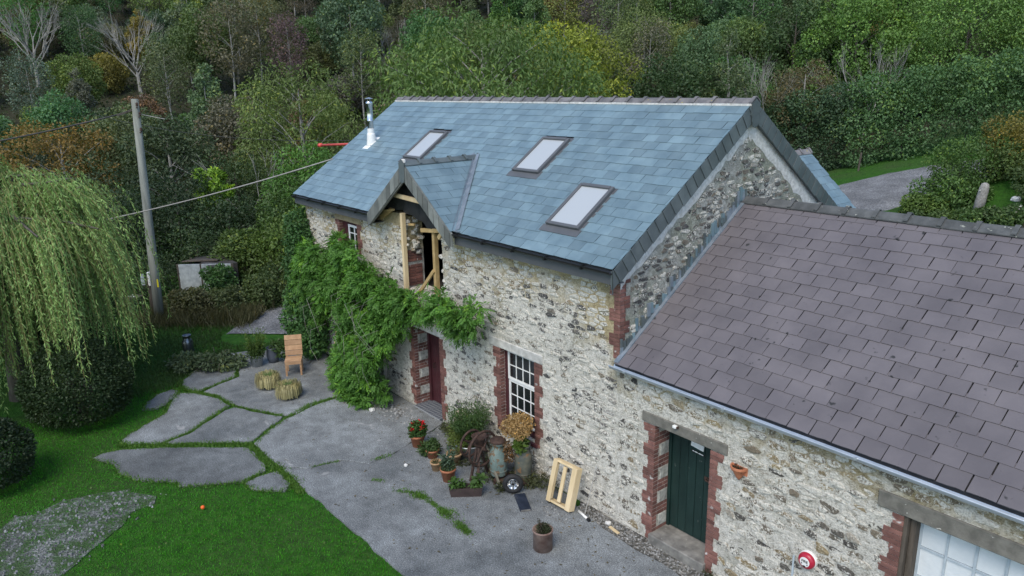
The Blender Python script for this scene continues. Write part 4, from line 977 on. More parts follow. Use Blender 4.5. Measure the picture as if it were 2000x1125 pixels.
def crown_blobs(rng, rx, ry, rz, zc, n, rb=(.28, .45), shape='round'):
    B = []
    for i in range(n):
        t = 2 * pi * (i * .618 + rng.random() * .12); z = 1 - 2 * ((i + .5) / n); r = math.sqrt(max(0, 1 - z * z))
        if shape == 'cone': f = .25 + .75 * (1 - (z + 1) / 2) ** .8
        elif shape == 'wide': f = 1.0
        else: f = 1.0
        q = rng.uniform(.62, .9)
        B.append((rx * r * f * q * cos(t), ry * r * f * q * sin(t), zc + rz * z * q * .95, min(rx, ry, rz * 1.3) * rng.uniform(*rb) * (f if shape == 'cone' else 1)))
    return B
def limbs(mb, rng, B, hb, r0, sides=5, frac=1.0):
    """trunk with limbs that reach into the clumps"""
    B = sorted(B, key=lambda b: b[2]); top = max(b[2] for b in B)
    tr = [(0, 0, -.3)]; x = y = 0; ns = 6
    for i in range(1, ns + 1):
        x += rng.uniform(-.04, .04) * top * .3; y += rng.uniform(-.04, .04) * top * .3; tr.append((x, y, top * .92 * i / ns))
    mb.tube(tr, [r0 * (1.25 if i == 0 else (1 - .85 * i / ns)) for i in range(ns + 1)], sides + 2)
    for b in B:
        if rng.random() > frac: continue
        zs = max(hb * .8, b[2] - math.hypot(b[0], b[1]) * rng.uniform(.5, .9)); zs = min(zs, top * .85)
        i = min(ns - 1, int(zs / (top * .92) * ns)); f = zs / (top * .92) * ns - i; p = Vector(tr[i]).lerp(Vector(tr[i + 1]), f); q = Vector(b[:3])
        m = p.lerp(q, .5) + Vector((0, 0, .06 * (q - p).length)); rr = r0 * .32 * (1 - .6 * zs / top)
        mb.tube([p, m, q], [rr, rr * .65, rr * .22], max(3, sides - 1), False)
def twigs(mb, rng, p, d, l, r, depth, spread=.5):
    q = p + d * l; mid = p + d * l * .5 + Vector((rng.uniform(-1, 1), rng.uniform(-1, 1), rng.uniform(-.5, .5))) * l * .06
    mb.tube([p, mid, q], [r, r * .8, r * .55], 3 if depth < 3 else 5, False)
    if depth <= 0: return
    for i in range(rng.choice((2, 3, 3))):
        v = Vector((rng.gauss(0, 1), rng.gauss(0, 1), rng.gauss(.25, .7))).normalized()
        twigs(mb, rng, p + d * l * rng.uniform(.55, 1), (d + v * spread).normalized(), l * rng.uniform(.6, .82), r * .55, depth - 1, spread)
def plant(name, label, cat, loc, crown_me, color, trunk_me=None, scale=1, rz=0, group=None, crown='crown', stem='trunk', tmat=None):
    t = thing(name, label, cat, loc, rz, group); t.scale = (scale,) * 3 if isinstance(scale, (int, float)) else scale
    ob(crown, crown_me, t, color=color)
    if trunk_me: ob(stem, trunk_me, t)
    return t
def make_tree(seed, rx, ry, rz, zc, nb_, nl, leaf, shape='round', r0=.14, droop=.3, shell=.6, rb=(.28, .45), bark=None, tv=.5, frac=.8, hb=None):
    rng = random.Random(seed); nr = np.random.default_rng(seed); B = crown_blobs(rng, rx, ry, rz, zc, nb_, rb, shape)
    V, F, t = blobs_crown(nr, B, nl, leaf, droop, shell, tv=tv); cm = npmesh('crown', V, F, LEAF, t)
    mb = MB(); limbs(mb, rng, B, hb or zc * .5, r0, frac=frac); return cm, mb.mesh('trunk', bark or BARK, True, False)

# ---- the hillside wood: shared crowns, each tree a thing with its own tint
HT = []
for i in range(4): HT.append(('round', *make_tree(100 + i, 2.6, 2.6, 2.7, 4.6, 20, 8000, (.23, .13), r0=.13, bark=PALEBARK if i % 2 else BARK)))
for i in range(2): HT.append(('upright', *make_tree(110 + i, 1.9, 1.9, 3.8, 5.2, 20, 7000, (.21, .12), 'cone', r0=.11, bark=PALEBARK, rb=(.34, .5))))
for i in range(2): HT.append(('sparse', *make_tree(120 + i, 2.0, 2.0, 3.2, 5.2, 20, 2900, (.19, .11), r0=.09, bark=PALEBARK, shell=.4, rb=(.34, .5))))
for i in range(2): HT.append(('bushy', *make_tree(130 + i, 2.3, 2.3, 1.7, 1.9, 16, 6000, (.21, .125), r0=.07)))
BARE = []
for i in range(2):
    rng = random.Random(140 + i); mb = MB(); mb.tube([(0, 0, -.3), (.05, 0, 1.6)], [.13, .10], 6)
    for k in range(9):
        a = k * 2.4; twigs(mb, rng, Vector((.05, 0, 1.2 + k * .12)), Vector((cos(a) * .62, sin(a) * .62, .85)).normalized(), 1.7, .045, 4, .36)
    BARE.append(mb.mesh('branches', PALEBARK, False, False))
TINTS = [('mid green', (.088, .150, .055)), ('grey-green', (.110, .142, .085)), ('dark green', (.055, .092, .044)), ('olive', (.118, .142, .055)), ('yellow-green', (.16, .19, .05)), ('golden', (.18, .155, .045)), ('rust-brown', (.140, .105, .062)), ('purple-brown', (.110, .092, .080))]  # wood colours brightened to stand in for thin haze over the hill
TW = [26, 28, 13, 14, 6, 2.2, 2.4, 7]
rng = random.Random(77); PTS = []; tries = 0
NAMED = [(-23.1, 14.1, 6.2), (-33.3, 9.2, 3.6), (-26.7, 23.9, 3.4), (-25.2, 31.8, 3.4), (-36.6, 42.1, 3), (-21.4, 33.6, 2.4), (-19.5, 37, 2.2), (-20.4, 47.2, 4), (-15.9, 50.9, 5), (-10.2, 54.4, 4), (-40.5, -2.3, 2.5), (-36.7, 2.3, 2), (-76.5, 2.4, 4), (-71, 2, 3.4), (-66, 1.5, 2.6)]
while tries < 9000 and len(PTS) < 285:
    tries += 1; s = 42 + 66 * rng.random() ** .8; l = rng.uniform(-.86, .86) * s
    x = 8.5 - .779 * s + .627 * l; y = -9.2 + .627 * s + .779 * l
    if y > 22 and x > -27 and s < 57: continue
    if l > 0 and s < 46 + 8 * l / s: continue
    mn = 3.0 + (s - 42) * .016
    if any((x - a) ** 2 + (y - b) ** 2 < mn * mn for a, b, *_ in PTS): continue
    if any((x - a) ** 2 + (y - b) ** 2 < r * r for a, b, r in NAMED): continue
    PTS.append((x, y, s, l))
def where(s, l):
    q = l / s
    a = ('at the foot of', 'low on', 'midway up', 'high on', 'at the top of')[0 if s < 53 else 1 if s < 63 else 2 if s < 75 else 3 if s < 90 else 4]
    b = [t for v, t in ((-.62, 'at the left edge'), (-.53, 'above the willow'), (-.47, 'just left of the pole'), (-.38, 'just right of the pole'), (-.28, 'left of the slate roof'), (-.16, 'above the flue'), (-.02, 'above the left ridge end'), (.12, 'above the middle ridge'), (.26, 'above the right ridge end'), (.40, 'above the gable'), (.55, 'above the hedge'), (9, 'at the right edge')) if q < v][0]
    return a + ' the hillside, ' + b
for (x, y, s, l) in PTS:
    if rng.random() < .035:
        t = thing('bare_tree', 'leafless pale grey tree ' + where(s, l), 'tree', (x, y, H(x, y)), rng.uniform(0, 6), 'bare trees in the hillside wood'); t.scale = (rng.uniform(1, 1.35),) * 3
        ob('branches', rng.choice(BARE), t); continue
    kind, cm, tm = rng.choice(HT if s > 54 else HT[:6] + HT[8:])
    nm, c = rng.choices(TINTS, TW)[0]; c = tuple(v * 1.15 * rng.uniform(.8, 1.22) for v in c)
    sc = rng.uniform(.72, 1.15) * (1.0 if s > 60 else .85)
    lab = f"{'small ' if sc < .8 else 'tall ' if sc > 1.0 else ''}{nm} {kind} tree {where(s, l)}"
    plant({'round': 'broadleaf_tree', 'upright': 'upright_tree', 'sparse': 'thin_tree', 'bushy': 'bushy_tree'}[kind], lab, 'tree', (x, y, H(x, y)), cm, c, tm, (sc * rng.uniform(.9, 1.1), sc, sc * rng.uniform(.9, 1.15)), rng.uniform(0, 6), f'{nm} {kind} trees of the hillside wood')
t = thing('bare_tree', 'large leafless pale grey tree above the orange tree at top left', 'tree', (-76.5, 2.4, H(-76.5, 2.4)), 1.0); t.scale = (1.45,) * 3; ob('branches', BARE[0], t)
# undergrowth between the trees
nr = np.random.default_rng(5); n = 46000; s = 40 + 72 * nr.random(n) ** .75; l = nr.uniform(-.9, .9, n) * s
X = 8.5 - .779 * s + .627 * l; Y = -9.2 + .627 * s + .779 * l; ok = ~((Y > 20) & (X > -21) & (s < 56)) & ~((l > -2) & (s < 50)); X, Y = X[ok], Y[ok]; n = len(X)
clump = np.abs(np.sin(X * .9 + np.sin(Y * .7) * 2) * np.sin(Y * .8 + 1)); Z = hgt(X, Y) - .05 + nr.random(n) * (.25 + 1.0 * clump)
V, F = leaves(nr, np.stack([X, Y, Z], 1), nr.normal(size=(n, 3)) + np.array([0, 0, .5]), nr.uniform(.25, .5, n), nr.uniform(.15, .28, n))
ob('undergrowth', npmesh('undergrowth', V, F, LEAF, np.clip(nr.normal(.5, .22, n), 0, 1)), color=(.052, .072, .030), kind='stuff', label='tangled dark undergrowth between the trees on the hillside', cat='undergrowth')

# ---- individual trees behind the house
def big(name, label, loc, zc, r, nl, leaf, color, seed, nb_=34, droop=.3, shape='round', bark=None, shell=.6, tv=.55, r0=.2, cat='tree', frac=.8, rb=(.22, .36), group=None, extra=None):
    color = tuple(v * k for v, k in zip(color, (1.5, 1.62, 1.5))); z = H(loc[0], loc[1]); cm, tm = make_tree(seed, r[0], r[1], r[2], zc - z, nb_, nl, leaf, shape, r0, droop, shell, rb, bark, tv, frac)
    return plant(name, label, cat, (loc[0], loc[1], z), cm, color, tm, group=group)
big('spreading_tree', 'wide spreading green tree with long drooping leaves right behind the slate roof', (-24.0, 15.2), 6.6, (6.6, 6.6, 5.2), 30000, (.27, .085), (.068, .105, .030), 201, 60, droop=1.1, bark=PALEBARK, r0=.3, rb=(.17, .27), shell=.5)
big('broadleaf_tree', 'pale green rounded tree left of the metal flue', (-33.3, 9.2), 5.2, (4.0, 4.0, 4.4), 15000, (.22, .075), (.088, .115, .036), 202, 34, droop=.8, bark=PALEBARK)
big('green_tree', 'bright green leafy tree below the red pole tip at the left gable', (-26.4, 6.3), 2.7, (2.3, 2.3, 2.7), 9000, (.19, .075), (.062, .125, .026), 203, 24, droop=.8)
big('yellow_tree', 'autumn yellow-green tree behind the right part of the slate ridge', (-26.4, 24.2), 7.9, (3.6, 3.6, 4.4), 14000, (.2, .10), (.15, .165, .026), 204, 34, droop=.5, tv=.9, shell=.45)
big('dark_round_tree', 'dark dense round tree just above the ridge right of the yellow tree', (-25.2, 32.0), 5.9, (3.6, 3.6, 3.9), 15000, (.20, .12), (.034, .058, .022), 205, 34)
big('feathery_tree', 'pale yellowish-green feathery tree behind the dark round tree', (-36.6, 42.1), 10.3, (3.9, 3.9, 3.4), 11000, (.24, .08), (.125, .15, .055), 206, 26, bark=PALEBARK)
big('grey_conical_tree', 'grey-green narrow tree with dead twigs left of the brown bush', (-22.0, 33.6), 6.6, (2.7, 2.7, 5.6), 13000, (.19, .09), (.068, .088, .044), 207, 30, shape='cone', bark=PALEBARK, rb=(.3, .45))
big('brown_bush', 'reddish-brown twiggy bush above the left hedge', (-19.4, 38.5), 6.2, (2.5, 2.5, 3.2), 7000, (.15, .07), (.088, .068, .034), 208, 22, bark=PALEBARK, shell=.35)
big('broadleaf_tree', 'tall green broad tree behind the bare branches above the hedge', (-20.8, 48.0), 9.6, (4.4, 4.4, 6.0), 26000, (.19, .13), (.085, .145, .036), 209, 36)
big('broadleaf_tree', 'large green tree filling the top right above the hedge', (-14.9, 51.5), 10.0, (5.4, 5.4, 6.2), 40000, (.18, .10), (.092, .155, .044), 210, 44, droop=.6)
big('broadleaf_tree', 'green tree at the right frame edge behind the hedge', (-8.2, 52.0), 9.5, (4.6, 4.6, 5.6), 24000, (.19, .10), (.08, .135, .04), 211, 34, droop=.6)
big('broadleaf_tree', 'darker green tree between the tall broad tree and the grey conical tree', (-25.5, 47.0), 9.0, (3.6, 3.6, 5.2), 12000, (.25, .15), (.048, .078, .030), 212, 28)
def dead(label, loc, seed, n=5, l=1.6, up=.9, depth=4, z=None, scale=1):
    rng = random.Random(seed); mb = MB(); z = H(*loc) if z is None else z
    mb.tube([(0, 0, -.2), (0, .05, 1.2)], [.10, .07], 6)
    for k in range(n):
        a = k * 2.4 + seed; twigs(mb, rng, Vector((0, .05, .8 + k * .1)), Vector((cos(a) * .6, sin(a) * .6, up)).normalized(), l, .05, depth, .4)
    t = thing('dead_tree', label, 'tree', (*loc, z)); t.scale = (scale,) * 3; ob('branches', mb.mesh('branches', PALEBARK, False, False), t)
dead('bare pale branches spreading above the right hedge', (-17.6, 43.5), 3, 5, 2.2, .9, 4, scale=1.15)
dead('pale dead twiggy top beside the grey conical tree', (-21.6, 36.6), 5, 4, 2.2, 1.8, 4, scale=1.25)
dead('broken grey dead branch left of the slate roof', (-29.5, 4.2), 8, 3, 2.0, .9, 3)
# ---- left middle distance
big('orange_tree', 'orange autumn tree above the weeping willow', (-40.0, -2.2), 3.6, (3.2, 3.2, 3.4), 8500, (.17, .10), (.135, .085, .026), 221, 26, shell=.3, bark=PALEBARK)
big('grey_green_tree', 'grey-green tree right behind the utility pole', (-36.4, 2.6), 3.4, (2.9, 2.9, 4.2), 10500, (.2, .10), (.046, .062, .032), 222, 26, bark=PALEBARK)
for i, (x, y, zc, r, c, lab) in enumerate([(-27.8, -2.2, 1.5, (2.4, 2.4, 2.4), (.024, .038, .017), 'dark evergreen bush left behind the utility pole'), (-28.6, .6, 1.6, (2.4, 2.4, 2.6), (.023, .037, .017), 'dark evergreen bush right behind the utility pole'), (-26.2, 2.2, 1.3, (2.2, 2.2, 2.1), (.026, .043, .018), 'dark evergreen bush above the white shed panel'), (-24.0, 4.4, 1.6, (2.0, 2.0, 2.2), (.042, .07, .02), 'mid green bush nearest the left gable eaves'),
        (-20.6, 2.9, 1.25, (1.9, 1.9, 1.8), (.070, .105, .024), 'yellow-green bush beside the lane left of the creeper'), (-22.0, 1.3, 1.0, (1.5, 1.5, 1.5), (.058, .085, .022), 'olive bush right of the white shed panel'), (-30.8, 4.2, 2.0, (2.5, 2.5, 3.0), (.036, .055, .02), 'dark bush under the pale green rounded tree'), (-33.5, -2.4, 1.8, (2.8, 2.8, 2.9), (.03, .046, .02), 'dark bush below the orange tree'), (-32.0, -6.0, 1.6, (3.0, 3.0, 2.8), (.034, .052, .02), 'dark bush behind the willow crown'), (-24.5, -5.2, 1.3, (2.2, 2.2, 2.0), (.028, .045, .018), 'dark bush between the pole and the willow'), (-22.5, -7.6, 1.2, (2.4, 2.4, 2.0), (.03, .05, .02), 'dark bush hidden behind the willow streamers'), (-26.5, -9.5, 1.6, (3.0, 3.0, 2.6), (.034, .052, .02), 'large dark bush at the left edge behind the willow'), (-19.5, -10.2, 1.2, (2.4, 2.4, 2.1), (.03, .046, .02), 'dark bush under the willow at the left edge'), (-17.6, -6.3, .7, (1.5, 1.5, 1.2), (.03, .05, .02), 'low dark bush behind the willow trunk')]):
    big('evergreen_bush' if i < 3 else 'bush', lab, (x, y), zc, r, 8000, (.15, .08), c, 230 + i, 22, cat='bush', r0=.08, rb=(.28, .42))
for i, (x, y, zc, r, c, lab) in enumerate([(-22.6, -2.6, .8, (1.3, 1.3, 1.1), (.03, .047, .02), 'dark bush between the utility pole and the shed'), (-23.4, -.2, 1.0, (1.4, 1.4, 1.3), (.032, .05, .02), 'dark bush directly behind the shed'), (-21.6, -4.6, .7, (1.2, 1.2, 1.0), (.032, .05, .02), 'dark low bush behind the garden table'), (-18.9, -1.9, .35, (.9, .7, .6), (.062, .062, .03), 'low brownish bramble right of the pole foot'), (-18.4, -.9, .35, (.9, .7, .55), (.055, .068, .028), 'low bramble in front of the shed panel'), (-18.6, .6, .45, (1.0, .9, .75), (.055, .075, .028), 'green bramble bush beside the lane below the yellow-green bush'), (-19.6, 1.6, .6, (1.1, 1.0, .9), (.05, .072, .026), 'leafy bramble at the lane bend'), (-19.9, -1.9, .3, (.7, .7, .5), (.07, .066, .03), 'brown bramble just behind the pole foot')]):
    big('bramble' if i > 2 else 'bush', lab, (x, y), zc, r, 4200, (.11, .06), c, 260 + i, 18, cat='bramble' if i > 2 else 'bush', r0=.04, rb=(.3, .46))
big('lime_green_shoot', 'small lime-green sapling above the dark bushes left of the roof', (-28.4, 2.3), 3.3, (.8, .8, 1.2), 1500, (.19, .12), (.12, .19, .025), 245, 10, cat='sapling', r0=.05)
big('green_bush', 'small glossy green bush in front of the white shed panel', (-20.0, -.62), .72, (.75, .75, .85), 2600, (.13, .07), (.05, .10, .03), 246, 14, cat='bush', r0=.04)
# ---- hedges behind the lane
def hedge(name, label, a, b, h0, h1, depth, n, color, seed, leaf=(.17, .10)):
    nr = np.random.default_rng(seed); a = np.array(a); b = np.array(b); d = (b - a) / np.linalg.norm(b - a); p = np.array([d[1], -d[0]]); Ln = np.linalg.norm(b - a); B = []
    k = int(Ln / .62)
    for i in range(k):
        for zf in (.12, .34, .56, .78, .93):
            t = (i + nr.uniform(-.4, .4)) / k; hh = (h0 + (h1 - h0) * t) * (1 + .06 * np.sin(i * 1.7)); q = a + (b - a) * t + p * depth * .25 * (1.2 - .75 * zf) * nr.uniform(.5, 1.3)
            B.append((q[0] - a[0], q[1] - a[1], H(q[0], q[1]) - H(*a) + hh * zf, nr.choice((.4, .6, .75, .95))))
    V, F, t = blobs_crown(nr, B, n, leaf, .35, .72, tv=.7)
    th = thing(name, label, 'hedge', (a[0], a[1], H(*a))); ob('foliage', npmesh('foliage', V, F, LEAF, t), th, color=color)
    mb = MB(); rg_ = random.Random(seed)
    for i in range(int(Ln / 1.1)):
        q = d * (i + .5) * 1.1; mb.tube([(q[0], q[1], -.2), (q[0] + rg_.uniform(-.2, .2), q[1], 1.6), (q[0] + rg_.uniform(-.3, .3), q[1], 3.2)], [.06, .045, .02], 5)
    mb.build('stems', BARK, th, smooth=True)
hedge('tall_hedge', 'taller bright-topped right section of the hedge behind the gravel lane', (-15.0, 37.2), (1.5, 42.5), 4.9, 4.6, 2.6, 40000, (.092, .178, .068), 301)
hedge('tall_hedge', 'darker left section of the hedge behind the house gable', (-22.0, 37.0), (-14.9, 37.4), 4.6, 4.7, 2.4, 20000, (.068, .124, .060), 302)
# ---- bank with bushes by the lane
for i, (x, y, zc, r, c, lab) in enumerate([(-4.6, 27.9, .75, (1.5, 1.5, .95), (.055, .095, .024), 'green bramble bush at the lane edge of the bank'), (-2.6, 29.2, 1.0, (1.9, 1.6, .8), (.13, .105, .026), 'golden-brown fern bush on top of the bank'), (-.4, 29.0, 1.1, (1.9, 1.6, 1.1), (.075, .078, .028), 'brownish bush on the bank at the right frame edge'), (-2.7, 27.4, .4, (1.2, .9, .6), (.06, .085, .024), 'low green bush in front of the stone gatepost'), (-.9, 26.6, .5, (1.5, 1.2, .8), (.045, .065, .024), 'dark green bush right of the stone gatepost'), (.8, 26.2, .6, (1.4, 1.2, .9), (.055, .08, .026), 'green bush behind the outbuilding ridge at the frame edge'), (-5.6, 25.9, .25, (1.0, .9, .45), (.08, .12, .03), 'pale green grassy clump at the lane end of the bank'), (-4.9, 26.6, .5, (1.2, 1.0, .75), (.06, .105, .03), 'fresh green bush on the lane side of the gatepost'), (-1.6, 25.0, .25, (1.5, .9, .5), (.05, .08, .028), 'low creeping green bush below the white stones'), (-4.3, 24.4, .1, (1.2, .7, .35), (.06, .09, .03), 'low green growth before the gatepost foot'), (-3.0, 24.7, .2, (1.1, .7, .4), (.055, .09, .03), 'low green bush right below the gatepost'), (.6, 24.6, .3, (1.4, .9, .6), (.05, .075, .026), 'dark low bush right of the white stones at the frame edge'), (.9, 28.6, 1.2, (1.8, 1.6, 1.2), (.06, .07, .028), 'tall brown-green bush at the right frame edge on the bank')]):
    big('bank_bush', lab, (x, y), H(x, y) + zc, (r[0] * 1.25, r[1] * 1.25, r[2] * 1.35), 6500, (.13, .07), c, 320 + i, 22, cat='bush', r0=.05, rb=(.3, .5))
t = thing('gatepost', 'leaning grey granite gatepost on the bank', 'gatepost', (-3.62, 25.75, H(-3.62, 25.75) - .15))
mb = MB(); mb.lathe([(.20, 0), (.21, .7), (.19, 1.25), (.15, 1.42), (.06, 1.48)], 10); mb.build('stone', GRANITE, t, rot=(radians(4), radians(9), 0), smooth=True)
mb = MB(); mb.tube([(0, 0, 0), (0, -.09, .02), (.04, -.1, .05)], .025, 6).box((-.05, -.01, -.05), (.05, .02, .05)); mb.build('hinge_pin', LIMESTONE, t, (.1, -.21, 1.12))
for i, (x, y, z, s_) in enumerate([(-2.2, 25.6, .72, .20), (-2.0, 25.55, .45, .16), (-2.15, 25.5, .25, .14)]):
    mbs = rubble(x, y, H(x, y) + z, s_, LIMESTONE, 'white_stone', parent=t); mbs.parent = None
    tag(mbs, ['topmost white stone right of the leaning gatepost', 'middle white stone right of the leaning gatepost', 'lowest white stone right of the leaning gatepost'][i], 'stone')
mb = MB(); mb.lathe([(.06, -.2), (.06, 1.0), (.03, 1.04)], 8); mb.build('fence_post', OLDWOOD, None, (-13.4, 34.9, H(-13.4, 34.9)), (0, .06, 0), label='short wooden post on the grass verge before the hedge', cat='post')

# ================================================================== GARDEN LEFT
# weeping willow: arching boughs with long hanging streamers
wl = thing('weeping_willow', 'weeping willow with long hanging pale green streamers at the left edge', 'tree', (-14.5, -7.75, 0)); rng = random.Random(61); nr = np.random.default_rng(61)
mb = MB(); mb.tube([(0, 0, -.2), (.1, .05, 1.2), (-.05, .1, 2.6), (.05, 0, 4.2)], [.30, .24, .2, .12], 9)
C = []; D = []; tn = []; st = MB()
for i in range(44):
    a = i * 2.399 + rng.uniform(-.2, .2); ro = 2.9 * math.sqrt((i + .7) / 44) * rng.uniform(.9, 1.12); zt = 6.2 - .30 * ro ** 1.4 + rng.uniform(-.35, .35)
    p0 = Vector((0, 0, 2.5 + rng.uniform(0, 1.6))); tip = Vector((cos(a) * ro, sin(a) * ro, zt)); mid = p0.lerp(tip, .55) + Vector((0, 0, .8))
    mb.tube([p0, p0.lerp(mid, .5) + Vector((0, 0, .1)), mid, tip], [.09, .07, .05, .02], 5, False)
    bt = rng.random()
    for k in range(44):
        f = rng.uniform(.35, 1.06); b0 = (p0.lerp(mid, f / .55 * .55) if f < .3 else mid.lerp(tip, (f - .35) / .65)) + Vector((rng.gauss(0, .24), rng.gauss(0, .24), rng.gauss(0, .12)))
        ln = rng.uniform(1.2, 4.3) * (1.0 if ro > 1.2 else .6); ln = min(ln, b0.z - rng.uniform(.5, 1.3)); out = Vector((cos(a), sin(a), 0)) * rng.uniform(.15, .95) + Vector((rng.gauss(0, .16), rng.gauss(0, .16), 0))
        if ln < .3: continue
        pts = []; m = max(6, int(ln / .06))
        for j in range(m):
            u = j / (m - 1); pts.append(b0 + out * (1 - (1 - u) ** 2) * min(1.2, ln * .5) + Vector((0, 0, -ln * u ** 1.25)))
        st.tube(pts[::max(1, m // 5)], .007, 3, False)
        sn = bt * .6 + rng.random() * .35
        for q in pts:
            for _ in range(2):
                C.append((q.x + rng.gauss(0, .02), q.y + rng.gauss(0, .02), q.z)); D.append((rng.gauss(0, .5) + out.x * .4, rng.gauss(0, .5) + out.y * .4, -.75 + rng.gauss(0, .25))); tn.append(min(.85, max(0, sn + rng.gauss(0, .1))))
C = np.array(C); V, F = leaves(nr, C, np.array(D), nr.uniform(.08, .15, len(C)), nr.uniform(.018, .030, len(C)))
ob('foliage', npmesh('foliage', V, F, LEAF, tn), wl, color=(.25, .39, .12)); mb.build('trunk', BARK, wl, smooth=True); st.build('streamers', pm('willow_twig', (.16, .15, .05), (.22, .2, .07), 5, .7, 0), wl)
# clipped round bushes
def ball(label, loc, r, n, color, seed):
    rng = random.Random(seed); nr = np.random.default_rng(seed); d = unit(nr.normal(size=(n, 3))); d[:, 2] = np.where(d[:, 2] < -.75, -d[:, 2], d[:, 2])
    lump = 1 + .05 * np.sin(d[:, :1] * 7 + 1) * np.sin(d[:, 1:2] * 6) + .04 * np.sin(d[:, 2:3] * 9)
    Cc = d * np.array(r) * lump * nr.uniform(.86, 1.03, (n, 1)) + np.array([0, 0, r[2] * .92]); Cc[:, 2] = np.maximum(Cc[:, 2], .02)
    V, F = leaves(nr, Cc, d * .5 + nr.normal(size=(n, 3)) * .7, nr.uniform(.05, .085, n), nr.uniform(.03, .05, n), unit(d + nr.normal(size=(n, 3)) * .6))
    t = thing('clipped_bush', label, 'bush', loc); ob('foliage', npmesh('foliage', V, F, LEAF, np.clip(nr.normal(.45, .2, n), 0, 1)), t, color=color)
    mb = MB()
    for k in range(7): mb.tube([(0, 0, -.1), (rng.uniform(-.3, .3), rng.uniform(-.3, .3), r[2] * .8), (rng.uniform(-.7, .7) * r[0], rng.uniform(-.7, .7) * r[1], r[2] * 1.3)], [.05, .035, .012], 5)
    mb.build('stems', BARK, t, smooth=True)
ball('large dark clipped round bush under the willow beside the concrete', (-11.75, -6.75, 0), (1.28, 1.2, 1.02), 26000, (.034, .062, .022), 71)
ball('dark clipped round bush cut off by the left frame edge', (-9.35, -8.95, 0), (.92, .92, .72), 12000, (.026, .048, .020), 72)
# utility pole
up_ = thing('utility_pole', 'tall weathered wooden utility pole with yellow warning sign', 'utility pole', (-19.08, -3.02, 0)); lean = Vector((.16, .20, 7.62))
def pp(f): return lean * f
MB().tube([(0, 0, -.4), pp(.25), pp(.5), pp(.75), pp(1)], [.165, .155, .14, .125, .115], 14).build('shaft', POLEW, up_, smooth=True)
sg = MB().box((-.09, -.004, -.14), (.09, .004, .14)).build('warning_sign', YELLOW, up_, (.165, .01, 1.42), (0, 0, radians(68)))
mb = MB(); z0 = [(-.02, .1), (.03, .1), (.0, .02), (.035, .02), (-.03, -.1), (-.005, -.01), (-.04, -.01)]; mb.add([(a, -.0065, b) for a, b in z0], [(0, 1, 2, 3, 4, 5, 6)][::-1]); mb.build('lightning_mark', BLACK, sg)
for k, (z, a) in enumerate(((7.35, 0), (7.05, .3), (6.85, 2.8), (6.72, 3.4), (6.55, 0.2))):
    q = pp(z / 7.62); mb = MB(); mb.tube([(0, 0, 0), (cos(a) * .2, sin(a) * .2, .0), (cos(a) * .22, sin(a) * .22, .06)], .018, 6).lathe([(.03, .05), (.045, .07), (.03, .1), (.045, .12), (.02, .16)], 8, (cos(a) * .22, sin(a) * .22, 0)); mb.build('insulator', RUST, up_, q)
MB().beam((0, 0, 7.3), (.0, -.55, 7.12), .05, .06).build('bracket', OLDWOOD, up_, (.14, .16, 0))
def wire(name, label, pts, r, mat, sag=.3):
    P = []; a, b = Vector(pts[0]), Vector(pts[1]); n = 22
    for i in range(n + 1): t = i / n; P.append(a.lerp(b, t) + Vector((0, 0, -sag * 4 * t * (1 - t))))
    return MB().tube(P, r, 6).build(name, mat, None, smooth=True, label=label, cat='cable')
wire('overhead_cable', 'pale overhead cable from the left gable down past the pole into the willow', [(-12.7, 1.0, 5.79), (-21.6, -5.6, 3.25)], .022, CABLE, .16)
wire('overhead_cable', 'dark overhead cable running left from the pole top', [(-18.94, -3.35, 7.15), (-25, -14.5, 5.6)], .026, DCABLE, .35)
wire('stay_wire', 'short pale wire stub right of the pole top', [(-18.95, -2.8, 7.15), (-18.6, -2.05, 6.95)], .013, CABLE, .0)
wire('thin_cable', 'thin dark cable behind the pole towards the slate roof', [(-12.7, 1.6, 6.3), (-30, -2, 6.9)], .008, DCABLE, .35)
# red pole beyond the gable
mb = MB(); mb.tube([(-12.9, 3.4, 6.12), (-18.6, 3.4, 5.75)], .045, 10).tube([(-18.55, 3.4, 5.753), (-18.75, 3.4, 5.74)], .075, 10); mb.build('red_pole', REDPOLE, None, smooth=True, label='long red pole sticking out beyond the left gable', cat='pole')
# shed with white panels, meter boxes, table
sh = thing('garden_shed', 'low weathered shed with white panels half hidden by bushes', 'shed', (-21.2, -1.1, 0)); 
for i, (a, b) in enumerate((((-.32, -.42), (.18, .22)), ((.22, .27), (.95, 1.15)))):
    MB().beam((a[0], a[1], .82), (b[0], b[1], .82), .05, 1.15).build('panel', PANELW, sh)
MB().box((-.75, 0, 1.38), (.75, .9, 1.42)).build('roof', OLDWOOD, sh, (-.25, .35, 0), (radians(-6), radians(-3), radians(44)))
for p in ((-.34, -.44), (.2, .25), (.98, 1.18), (-1.2, .3)): MB().box((-.04, -.04, 0), (.04, .04, 1.4)).build('post', OLDWOOD, sh, (*p, 0))
MB().box((-1.2, .3, .1), (.9, 1.3, 1.36)).build('back_wall', DARKIN, sh, (-.1, .15, 0))
mb_ = thing('utility_box', 'pale blue and white boxes on a post behind the pole', 'utility box', (-20.62, -2.86, 0))
MB().box((-.05, -.05, 0), (.05, .05, 1.35)).build('post', OLDWOOD, mb_); MB().box((-.10, -.09, 1.02), (.04, .0, 1.42), bev=.01).build('box', GREYP, mb_, (-.04, -.12, 0)); MB().box((-.08, -.08, 1.0), (.08, .02, 1.5), bev=.01).build('box', WHITEP, mb_, (.1, .06, 0))
tb = thing('garden_table', 'small dark wooden table with white papers behind the willow', 'table', (-20.9, -3.45, 0), .4); MB().box((-.3, -.3, .58), (.3, .3, .62)).build('top', OLDWOOD, tb)
